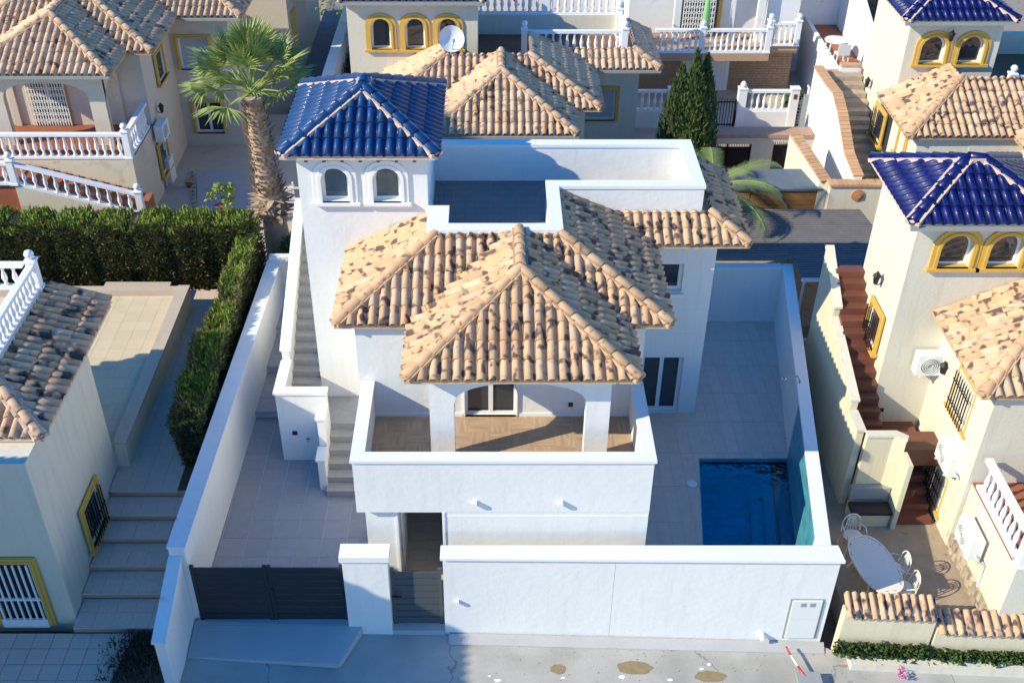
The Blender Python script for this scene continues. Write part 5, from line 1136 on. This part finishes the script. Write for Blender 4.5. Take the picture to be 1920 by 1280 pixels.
# feather palm behind the wing of the white villa
fp = gz(1338, 350, 3.0); fpal = thing('feather_palm', 'low feathery palm behind the white villa, its fronds over the tarred carport roof', 'palm tree', (fp.x, fp.y, -0.3))
MB().tube([(fp.x, fp.y, -.3), (fp.x, fp.y, 1.5), (fp.x, fp.y, 3.0)], [.22, .2, .24], 10).build('trunk', 'bark', fpal)
for i in range(15):
    az = i * 2 * math.pi / 15 + random.uniform(-.2, .2); elv = random.uniform(.25, 1.0); L = random.uniform(1.9, 2.5); pts_ = []
    for k in range(9):
        t = k / 8; r = L * (math.sin(t * 1.35)) * math.cos(elv * (1 - t * .5)) ; z = L * (math.sin(elv) * t * 1.1 - .75 * t * t * 0.9)
        pts_.append(Vector((fp.x + math.cos(az) * r, fp.y + math.sin(az) * r, 3.0 + z)))
    mb = MB(); mb.tube(pts_, [.03 - .0028 * k for k in range(9)], 4)
    for k in range(64):
        t = 0.12 + 0.88 * k / 64; u_ = t * 8; i0 = min(7, int(u_)); p = pts_[i0].lerp(pts_[i0 + 1], u_ - i0); d = (pts_[i0 + 1] - pts_[i0]).normalized(); s_ = d.cross(Vector((0, 0, 1))).normalized()
        ll = 0.42 * math.sin(math.pi * (0.12 + .8 * t)) + .08
        for sg in (-1, 1):
            e_ = p + (s_ * sg * .8 + d * .6 + Vector((0, 0, -.15))).normalized() * ll; wv = d * 0.014
            mb.add([p - wv, p + wv, e_], [(0, 1, 2)])
    mb.build('frond', 'frond', fpal)

# cypress spires
cy = thing('cypress_tree', 'dark conifer with several pointed spires behind the white villa terrace', 'tree', (6.6, 34.0, 0))
MB().tube([(6.6, 34.0, -0.2), (6.6, 34.0, 2.5)], .14).build('trunk', 'bark', cy)
for (dx, dy, r, h) in ((-.38, 0, .55, 4.7), (0.05, -.1, .55, 5.2), (.42, .1, .52, 5.0), (.2, -.25, .55, 4.3), (-.15, .3, .55, 4.2)):
    pts = []; core = MB(); core.lathe([(r * .5, 0.2), (r * .8, 1.0), (r * .75, h * .45), (r * .4, h * .78), (.02, h * .96)], (6.6 + dx, 34 + dy, 0), 8); core.build('crown_core', 'hedge_core', cy)
    for _ in range(3600):
        t = random.random() ** .8; a = random.uniform(0, 2 * math.pi); rr = r * (0.55 + 1.1 * t * (1 - t) * 1.9) * (1 - t ** 4) * random.uniform(.85, 1.12); pts.append(((6.6 + dx + rr * math.cos(a), 34 + dy + rr * math.sin(a), 0.1 + h * t), (math.cos(a) * .4, math.sin(a) * .4, 1.2)))
    leaves('crown', 'cypress_leaf', pts, 0.16, cy, 0.3, 0, .9)

# ================================================================== BEHIND AND RIGHT: carport, shed, gates, brick house, stairs
lane = MB(); lane.box(5.4, 11.6, 26.75, 31.9, -1.2, -0.35); lane.box(8.0, 8.45, 15.7, 26.75, -1.2, -0.35); struct(lane, 'side_passage', 'yard_dirt')
cr_ = thing('carport', 'low carport with dark tarred roof between the white villa and the ring-marked wall', 'carport', (9, 27.5, -0.3))
MB().prism([(6.3, 26.76), (8.64, 26.76), (8.64, 25.75), (10.2, 25.75), (11.5, 27.9), (11.3, 29.6), (6.3, 29.6)], 1.9, 2.0).build('roof_sheet', 'asphalt_tar', cr_)
def xlim(y): return 10.2 + (11.5 - 10.2) * (y - 25.75) / 2.15 if y < 27.9 else 11.5 - .12 * (y - 27.9)
for k in range(31):
    ya = 25.78 + k * 0.123; MB().box(8.66 if ya < 26.8 else 6.32, xlim(ya) - .03, ya, ya + 0.085, 2.0, 2.022).build('slat', 'asphalt_tar', cr_)
MB().bar((10.22, 25.77, 1.97), (11.55, 27.92, 1.97), 0.06, 0.1).build('roof_edge', 'clay', cr_); MB().bar((8.64, 25.72, 1.93), (10.2, 25.72, 1.93), 0.07, 0.1).build('fascia', 'rail_white', cr_)
for x, y in ((8.75, 25.8), (9.45, 25.85), (10.1, 25.9)): MB().bar((x, y, -0.3), (x, y, 1.9), 0.06).build('post', 'rail_white', cr_)
MB().box(8.62, 10.4, 25.0, 25.15, -0.4, 0.35).build('low_wall', 'sand_stucco', cr_)
sh_ = thing('wooden_shed', 'long brown timber bin store with dark felt lid beyond the carport roof', 'shed', (9.2, 31, 1.3))
MB().box(7.0, 10.25, 30.5, 31.5, -0.3, 2.2).build('frame', 'door_wood', sh_); MB().prism([(7.0, 30.4), (10.35, 30.4), (10.0, 31.6), (7.0, 31.6)], 2.2, [2.26, 2.26, 2.34, 2.34]).build('lid', 'felt', sh_)
for i, x in enumerate((7.0, 8.12, 8.15, 10.2)):
    pass
for j in range(5):
    for (xa_, xb_) in ((7.02, 8.1), (8.14, 10.22)): MB().box(xa_, xb_, 30.47, 30.5, 1.3 + j * 0.178, 1.3 + (j + 1) * 0.178 - 0.012).build('plank', 'wood_shed', sh_)
# wall with round clay ornament
rwl = thing('ornament_wall', 'cream wall with brick coping and a round terracotta ornament', 'wall', (11.5, 30.2, 1.6))
MB().box(10.45, 13.0, 30.1, 30.35, -0.4, 2.52).build('wall_panel', 'pale_cream', rwl)
x = 10.4
while x < 12.95: MB().box(x, x + 0.135, 30.04, 30.42, 2.52, 2.60).build('brick', 'brick_coping', rwl); x += 0.145
MB().prism([(10.2, 30.45), (10.45, 30.38), (9.9, 32.6), (9.65, 32.6)], -0.4, [2.5, 2.5, 3.1, 3.1]).build('wall_panel', 'pale_cream', rwl)
for i in range(14):
    t = i / 14; p = Vector((10.38, 30.4, 2.53)).lerp(Vector((9.78, 32.6, 3.13)), t); q = Vector((10.38, 30.4, 2.53)).lerp(Vector((9.78, 32.6, 3.13)), t + .066); MB().bar(p, q, 0.36, 0.07).build('brick', 'brick_coping', rwl)
c = gy(1608, 366, 30.1); or_ = thing('round_ornament', 'round terracotta plaque with a spiral on the cream wall', 'ornament', (c.x, 30.08, c.z))
for r, d in ((0.2, 0.03), (0.15, 0.05), (0.09, 0.075)):
    MB().tube([(c.x, 30.1, c.z), (c.x, 30.1 - d, c.z)], r, 18).build('ring', 'clay', or_)
# stone stair up along F with brick-coped wall
fs = thing('stone_stair', 'worn stone stair climbing between the brick-coped wall and the upper right villa', 'stair', (11.9, 33, 1))
for i in range(15):
    y0 = 31.0 + 0.33 * i; z = 1.4 + 0.17 * i; MB().box(11.42, 12.7, y0, y0 + 0.34, z - 0.6, z).build('step', 'rock', fs)
bwl = thing('brick_coped_wall', 'tall white wall with orange brick coping curving up beside the stone stair', 'wall', (11.2, 33, 0))
wpts = [(11.33, 30.36, 2.7), (11.3, 31.48, 2.92), (11.3, 32.81, 3.66), (11.28, 33.62, 4.0), (11.22, 34.59, 4.0), (11.2, 35.9, 4.0)]
for p, q in zip(wpts[:-1], wpts[1:]):
    MB().prism([(p[0] - .12, p[1]), (p[0] + .12, p[1]), (q[0] + .12, q[1]), (q[0] - .12, q[1])], -0.4, [p[2], p[2], q[2], q[2]]).build('wall_panel', 'old_white', bwl)
    n = int((Vector(q) - Vector(p)).length / 0.145)
    for i in range(n): a = Vector(p).lerp(Vector(q), i / n); b = Vector(p).lerp(Vector(q), (i + .93) / n); MB().bar(a + Vector((0, 0, .03)), b + Vector((0, 0, .03)), 0.32, 0.07).build('brick', 'brick_coping', bwl)
# upper stair / terrace right
lw2 = thing('curved_parapet', 'white parapet with stepped tan coping closing the upper red terrace', 'wall', (11.9, 36.9, 4)); 
MB().box(11.32, 12.0, 36.0, 36.15, -0.4, 3.75).build('wall_panel', 'old_white', lw2); MB().box(11.28, 12.03, 35.96, 36.19, 3.75, 3.81).build('coping', 'brick_coping', lw2); MB().box(12.0, 12.72, 36.0, 36.15, -0.4, 4.0).build('wall_panel', 'old_white', lw2); MB().box(12.0, 12.72, 35.96, 36.19, 4.0, 4.06).build('coping', 'brick_coping', lw2)

# lower lane with dark gates behind the white villa
ln = MB(); ln.box(4.5, 11.2, 31.9, 34.6, -1.2, 0.0); struct(ln, 'lane', 'yard_dirt')
gw = thing('gated_wall', 'shaded grey wall with dark double gates behind the palm and shed', 'wall', (8.8, 34.7, 0))
MB().box(6.9, 7.35, 34.6, 34.9, -0.2, 2.0).box(9.0, 9.75, 34.6, 34.9, -0.2, 2.0).box(10.35, 12.0, 34.6, 34.9, -0.2, 2.0).box(7.35, 9.0, 34.6, 34.9, 1.75, 2.0).box(9.75, 10.35, 34.6, 34.9, 1.85, 2.0).build('wall_panel', 'sand_stucco', gw)
MB().box(6.9, 12.05, 34.55, 35.2, 2.0, 2.12).build('coping', 'brown_brick', gw)
def iron_gate(x0, x1, y, z0, z1, label, n, lace=False):
    t = thing('iron_gate', label, 'gate', ((x0 + x1) / 2, y, z0)); MB().bar((x0, y, z0 + .1), (x1, y, z0 + .1), .04).build('rail', 'iron', t); MB().bar((x0, y, z1 - .12), (x1, y, z1 - .12), .04).build('rail', 'iron', t)
    for k in range(n + 1): x = x0 + (x1 - x0) * k / n; MB().bar((x, y, z0), (x, y, z1 + (.05 if k % 2 else 0)), .045 if k in (0, n) else .022).build('bar', 'iron', t)
    if lace:
        l = MB()
        for k in range(8):
            for j in range(5):
                c = Vector((x0 + (x1 - x0) * (j + .5) / 5, y - .01, z0 + .2 + (z1 - z0 - .4) * k / 7)); l.tube([c + Vector((.07 * math.cos(a * .785), 0, .07 * math.sin(a * .785))) for a in range(9)], .009, 4)
        l.build('scrollwork', 'rail_white', t)
    else: MB().box(x0, x1, y + .02, y + .035, z0 + .1, z1 - .15).build('sheet', 'gate_metal', t)
    return t
iron_gate(7.36, 8.17, 34.66, 0.02, 1.72, 'left leaf of the dark metal gates in the shaded wall', 14); iron_gate(8.19, 8.99, 34.66, 0.02, 1.72, 'right leaf of the dark metal gates in the shaded wall', 14)
iron_gate(9.76, 10.34, 34.66, 0.02, 1.8, 'narrow dark garden gate at the right end of the shaded wall', 9)
# garden front of the brick house
gd = MB(); gd.box(3.5, 13, 34.95, 46, -1, 1.0); struct(gd, 'front_garden', 'beige_paving')
def fence_bay(x0, x1, z0, label, plate=False):
    t = thing('garden_wall', label, 'wall', ((x0 + x1) / 2, 37.6, 1)); MB().box(x0, x1, 37.5, 37.7, 0.8, z0).build('wall_panel', 'old_white', t)
    MB().box(x0, x0 + .3, 37.47, 37.73, 0.8, z0 + .85).box(x0 - .02, x0 + .32, 37.45, 37.75, z0 + .85, z0 + .9).build('pier', 'rail_white', t)
    MB().box(x1 - .3, x1, 37.47, 37.73, 0.8, z0 + .85).box(x1 - .32, x1 + .02, 37.45, 37.75, z0 + .85, z0 + .9).build('pier', 'rail_white', t)
    MB().lathe([(0.05, 0), (0.1, .05), (.11, .13), (.05, .22)], (x0 + .15, 37.6, z0 + .9), 9).build('ball_finial', 'rail_white', t)
    balustrade(t, (x0 + .3, 37.6), (x1 - .3, 37.6), z0, posts=(False, False), h=0.8, sp=.24)
    if plate: MB().box(x1 - .2, x1 - .08, 37.455, 37.472, z0 + .5, z0 + .68).build('letterbox', 'oxblood_tile', t)
fence_bay(9.0, 11.2, 1.65, 'white garden wall with balusters between the two iron fences of the brick house', True)
fence_bay(5.0, 6.75, 1.65, 'white garden wall with balusters left of the dark conifer')
t = iron_gate(6.9, 8.95, 37.6, 1.0, 2.1, 'thin black iron fence between conifer and white garden wall', 20); [bpy.data.objects.remove(o) for o in list(t.children) if o.name.startswith('sheet')]
t = iron_gate(11.22, 11.85, 37.6, 1.0, 2.3, 'ornate black gate with pale scrollwork right of the white garden wall', 8, True); [bpy.data.objects.remove(o) for o in list(t.children) if o.name.startswith('sheet')]
hd = thing('brick_villa', 'house with stone-clad lower floor and long white balustraded balcony behind the dark conifer', 'house', (8.5, 41, 1))
YD = 41.0
MB().box(5.3, 11.7, YD, 47, 0, 3.1).build('lower_wall', 'brown_brick', hd)
# cladding stones on the visible lower wall: coursed pieces
lst = 0; mbs = MB(); z = 0.98
while z < 2.72:
    x = 5.3 + random.uniform(-.1, 0)
    while x < 11.7:
        l = random.uniform(.1, .2); mbs.box(x + .006, min(11.7, x + l) - .006, YD - .02 - random.uniform(0, .015), YD, z + .006, z + .094); x += l
    z += .1
o = mbs.build('cladding_stone', 'tan_cladding', hd); o['kind'] = 'stuff'
MB().box(6.1, 10.4, 39.5, YD, 2.78, 3.08).build('balcony_slab', 'tan_cladding', hd); MB().box(10.4, 11.65, 40.3, YD, 2.78, 3.08).build('balcony_slab', 'tan_cladding', hd)
MB().box(5.3, 11.6, YD + .6, 47, 3.1, 7.2).build('upper_wall', 'old_white', hd); MB().box(10.45, 11.65, YD - .15, YD + .6, 3.09, 7.2).build('upper_wall', 'old_white', hd)
balustrade(hd, (6.1, 39.6), (7.85, 39.6), 3.08, posts=(False, True), h=.9, sp=.22); balustrade(hd, (7.95, 39.6), (10.3, 39.6), 3.08, posts=(False, True), h=.9, sp=.22)
balustrade(hd, (10.5, 40.3), (11.55, 40.3), 3.08, posts=(True, True), h=.9, sp=.22)
# porch arches of the brick house
ap = arch_pts(8.1, 3.1, 1.9, 4.9, 12, .7); ap2 = arch_pts(9.6, 3.1, .85, 4.9, 10, .5)
MB().panel((0, 40.6, 0), (1, 0, 0), [(6.9, 3.09), (7.15, 3.09)] + [ap[i] for i in range(14, 1, -1)] + [(9.05, 3.09), (9.175, 3.09)] + [ap2[i] for i in range(12, 1, -1)] + [(10.03, 3.09), (10.3, 3.09), (10.3, 6.3), (6.9, 6.3)], (), .22).build('porch', 'old_white', hd)
gl = MB()
for k in range(13): x = 7.4 + 1.2 * k / 12; gl.bar((x, YD + .5, 3.1), (x, YD + .5, 5.2), .03)
for k in range(9):
    for j in range(6): x = 7.4 + .2 * j; zz = 3.2 + .22 * k; gl.bar((x, YD + .49, zz), (x + .2, YD + .49, zz + .12), .018).bar((x, YD + .49, zz + .12), (x + .2, YD + .49, zz), .018)
gl.build('folding_grille', 'rail_white', hd); MB().box(7.3, 8.7, YD + .56, YD + .6, 3.1, 5.3).build('door', 'glass', hd); MB().box(8.72, 8.85, YD + .5, YD + .6, 3.1, 5.3).build('door_surround', 'yellow', hd)
sd_ = gy(1365, 180, YD)
for k in range(12): x = 7.45 + k * .155; MB().box(x, x + .145, YD - .05, YD - .022, 1.0, 2.55).build('shutter_slat', 'rail_white', hd)
ua = thing('folded_parasol', 'folded green and white parasol standing in the arched porch of the brick house', 'parasol', (8.05, 40.3, 3.1))
MB().lathe([(.02, 0.3), (.13, .6), (.16, .9), (.10, 1.6), (.03, 2.3)], (8.05, 40.3, 3.1), 10).build('canopy', 'awning_green', ua); MB().tube([(8.05, 40.3, 3.1), (8.05, 40.3, 5.5)], .02).build('pole', 'rail_white', ua)
# dark neighbour walls and terrace furniture (top right)
rh = thing('grey_shaded_house', 'blank shaded wall of a house above the small red terrace, top right of centre', 'house', (12, 44, 1))
MB().box(11.75, 14.6, 42.8, 48, 0, 7.5).build('wall', 'old_white', rh); MB().prism([(13.6, 38.2), (13.8, 38.2), (14.0, 44), (13.8, 44)], 0, [4.3, 4.3, 6.0, 6.0]).build('wall', 'old_white', rh)
for i in range(12): MB().box(13.85, 15.0, 38.2 + .35 * i, 38.55 + .35 * i, 2.5, 3.1 + .18 * i).build('step', 'red_floor', rh)
dw = thing('slanted_retaining_wall', 'shaded white retaining wall with a sloping top beside the small red terrace', 'wall', (11.9, 40, 1))
MB().prism([(12.45, 36.16), (12.6, 36.16), (12.6, 42.8), (12.45, 42.8)], 0, [3.14, 3.14, 3.3, 3.3]).build('wall_panel', 'old_white', dw)
tf = MB(); tf.box(12.601, 14.8, 36.16, 42.8, 0, 2.95); struct(tf, 'small_terrace', 'old_white'); tf = MB(); tf.box(12.601, 14.8, 36.16, 42.8, 2.951, 2.98); struct(tf, 'terrace_paving', 'red_floor')
mw = thing('meter_wall', 'tall narrow white wall with a pale hatch between the ornate gate and the brick-coped wall', 'wall', (11.9, 37.5, 1)); a = gy(1517, 165, 36.4); b = gy(1550, 255, 36.4); MB().box(a.x, 11.16, 36.3, 36.5, -0.2, a.z).build('wall_panel', 'old_white', mw); MB().box(a.x - .03, 11.17, 36.27, 36.53, a.z, a.z + .06).build('coping', 'rail_white', mw); MB().box(a.x + .12, 11.0, 36.285, 36.3, a.z - 1.6, a.z - .2).build('hatch', 'shutter', mw)
c = gz(1568, 75, 3.68); pt2 = thing('plastic_table', 'white plastic patio table on the small shaded red terrace', 'table', (c.x, c.y, 2.98))
MB().lathe([(.42, .68), (.42, .71)], (c.x, c.y, 2.98), 16).build('tabletop', 'plastic_white', pt2)
for sx in (-1, 1):
    for sy in (-1, 1): MB().bar((c.x + .25 * sx, c.y + .25 * sy, 3.66), (c.x + .3 * sx, c.y + .3 * sy, 2.98), .045).build('leg', 'plastic_white', pt2)
cx_, cy_ = c.x + .05, c.y - .75; pc = thing('plastic_chair', 'white plastic chair in front of the round patio table', 'chair', (cx_, cy_, 2.98))
MB().box(cx_ - .22, cx_ + .22, cy_ - .2, cy_ + .22, 3.43, 3.46).build('seat', 'plastic_white', pc); MB().box(cx_ - .22, cx_ + .22, cy_ - .25, cy_ - .21, 3.46, 3.86).build('backrest', 'plastic_white', pc)
for sx in (-1, 1):
    for sy in (-1, 1): MB().bar((cx_ + .19 * sx, cy_ + .18 * sy, 3.44), (cx_ + .23 * sx, cy_ + .23 * sy, 2.98), .04).build('leg', 'plastic_white', pc)
# spiky plant behind the garden gate
pts = []
for _ in range(700):
    a = random.uniform(0, 6.28); pts.append(((12.0 - .5 + .25 * math.cos(a), 38.6 + .25 * math.sin(a), 1.4 + random.uniform(-.3, .3)), (math.cos(a), math.sin(a), .6)))
bt = thing('spiky_shrub', 'dark spiky shrub in the shade behind the ornate gate', 'shrub', (11.5, 38.6, 1)); leaves('foliage', 'bush', pts, .4, bt, .08, .3)

# ---- upper left, between the sand villa and the beige one
nh = thing('plain_house', 'plain greige house block beyond the fan palm at the top edge', 'house', (-9, 44, 0)); MB().box(-11.5, -7.9, 42, 50, -1, 8).build('wall', 'sand_stucco', nh)
MB().box(-7.9, -7.86, 42.6, 43.5, 1.5, 3.5).build('window', 'yellow', nh)
al = MB(); al.box(-7.9, -6.2, 38, 60, -1.2, 0.5); struct(al, 'alley', 'asphalt_tar')
aw = thing('alley_wall', 'grey wall separating the dark alley from the overgrown plot', 'wall', (-6.2, 42, 0)); MB().box(-6.35, -6.05, 37.6, 52, -1, 2.1).build('wall_panel', 'old_white', aw); MB().box(-6.4, -6.0, 37.6, 52, 2.1, 2.18).build('coping', 'old_white', aw)
pl_ = MB(); pl_.box(-6.05, -4.3, 37.5, 52, -1, 0.6); struct(pl_, 'overgrown_plot', 'soil')
pw2 = thing('sloping_wall', 'sunlit white wall with a sloping top between palm crown and beige tower', 'wall', (-5.3, 37, 0))
MB().prism([(-6.1, 36.9), (-4.75, 36.9), (-4.75, 37.1), (-6.1, 37.1)], -1, [2.9, 2.1, 2.1, 2.9]).build('wall_panel', 'old_white', pw2)
MB().box(-6.35, -6.1, 36.8, 37.15, -1, 3.0).build('pier', 'old_white', pw2)
pq = thing('terracotta_pillar', 'stepped white gate pillar with an orange face beside the beige tower', 'pillar', (-4.55, 35.6, 0))
MB().box(-4.78, -4.72, 35.6, 36.0, -1, 3.6).box(-4.78, -4.5, 35.75, 36.1, 3.6, 3.7).build('shaft', 'old_white', pq); MB().box(-4.715, -4.64, 35.58, 36.0, -1, 3.5).build('facing', 'brick_coping', pq)
pts = []
for _ in range(2600):
    a, b, c_ = random.gauss(0, .6), random.gauss(0, 1.1), random.gauss(0, .5); pts.append(((-5.4 + a, 44 + b, 4.6 + c_), (a, b, c_ + .3)))
st_ = thing('lime_tree', 'small tree with yellow-green leaves over the dark overgrown plot at the top edge', 'tree', (-5.4, 44, .6)); MB().tube([(-5.4, 44, .5), (-5.3, 44, 2.8), (-5.4, 44, 4.6)], [.1, .08, .04]).build('trunk', 'bark', st_); leaves('crown', 'lime_leaf', pts, .17, st_, .6)
pts = [((random.uniform(-6.0, -4.4), random.uniform(37.6, 46), .62 + abs(random.gauss(0, .25))), (0, 0, 1)) for _ in range(3500)]
o = leaves('undergrowth', 'dry_weed', pts, .3, None, .2); o['kind'] = 'stuff'
# background block behind the beige villa with flowers
bk = thing('back_house', 'blue-shaded house wall behind the beige villa terrace at the top edge', 'house', (2, 44, 0)); MB().box(-4, 5.1, 43.5, 50, -1, 7).build('wall', 'old_white', bk)
pts = []
for _ in range(1200):
    a, b, c_ = random.gauss(0, .9), random.gauss(0, .2), random.gauss(0, .25); pts.append(((1.4 + a, 39.0 + b, 5.9 + c_), (a, b - .5, c_)))
bg_ = thing('bougainvillea', 'magenta flowering bougainvillea behind the beige villa terrace balustrade', 'plant', (1.4, 39, 5)); MB().tube([(1.4, 39, 0), (1.4, 39, 5.9)], .05).build('stem', 'bark', bg_); leaves('flowers', 'flower', pts, .14, bg_, .7)
c = gz(1688, 1268, -.7); pts = [((c.x + random.gauss(0, .04), c.y + random.gauss(0, .07), -.7 + random.uniform(.02, .15)), (0, 0, 1)) for _ in range(90)]
o = leaves('street_weed', 'flower', pts, .05, None, .6); tag(o, 'tiny pink flowering weed growing through the street concrete', 'plant')
print('objects', len(bpy.data.objects))
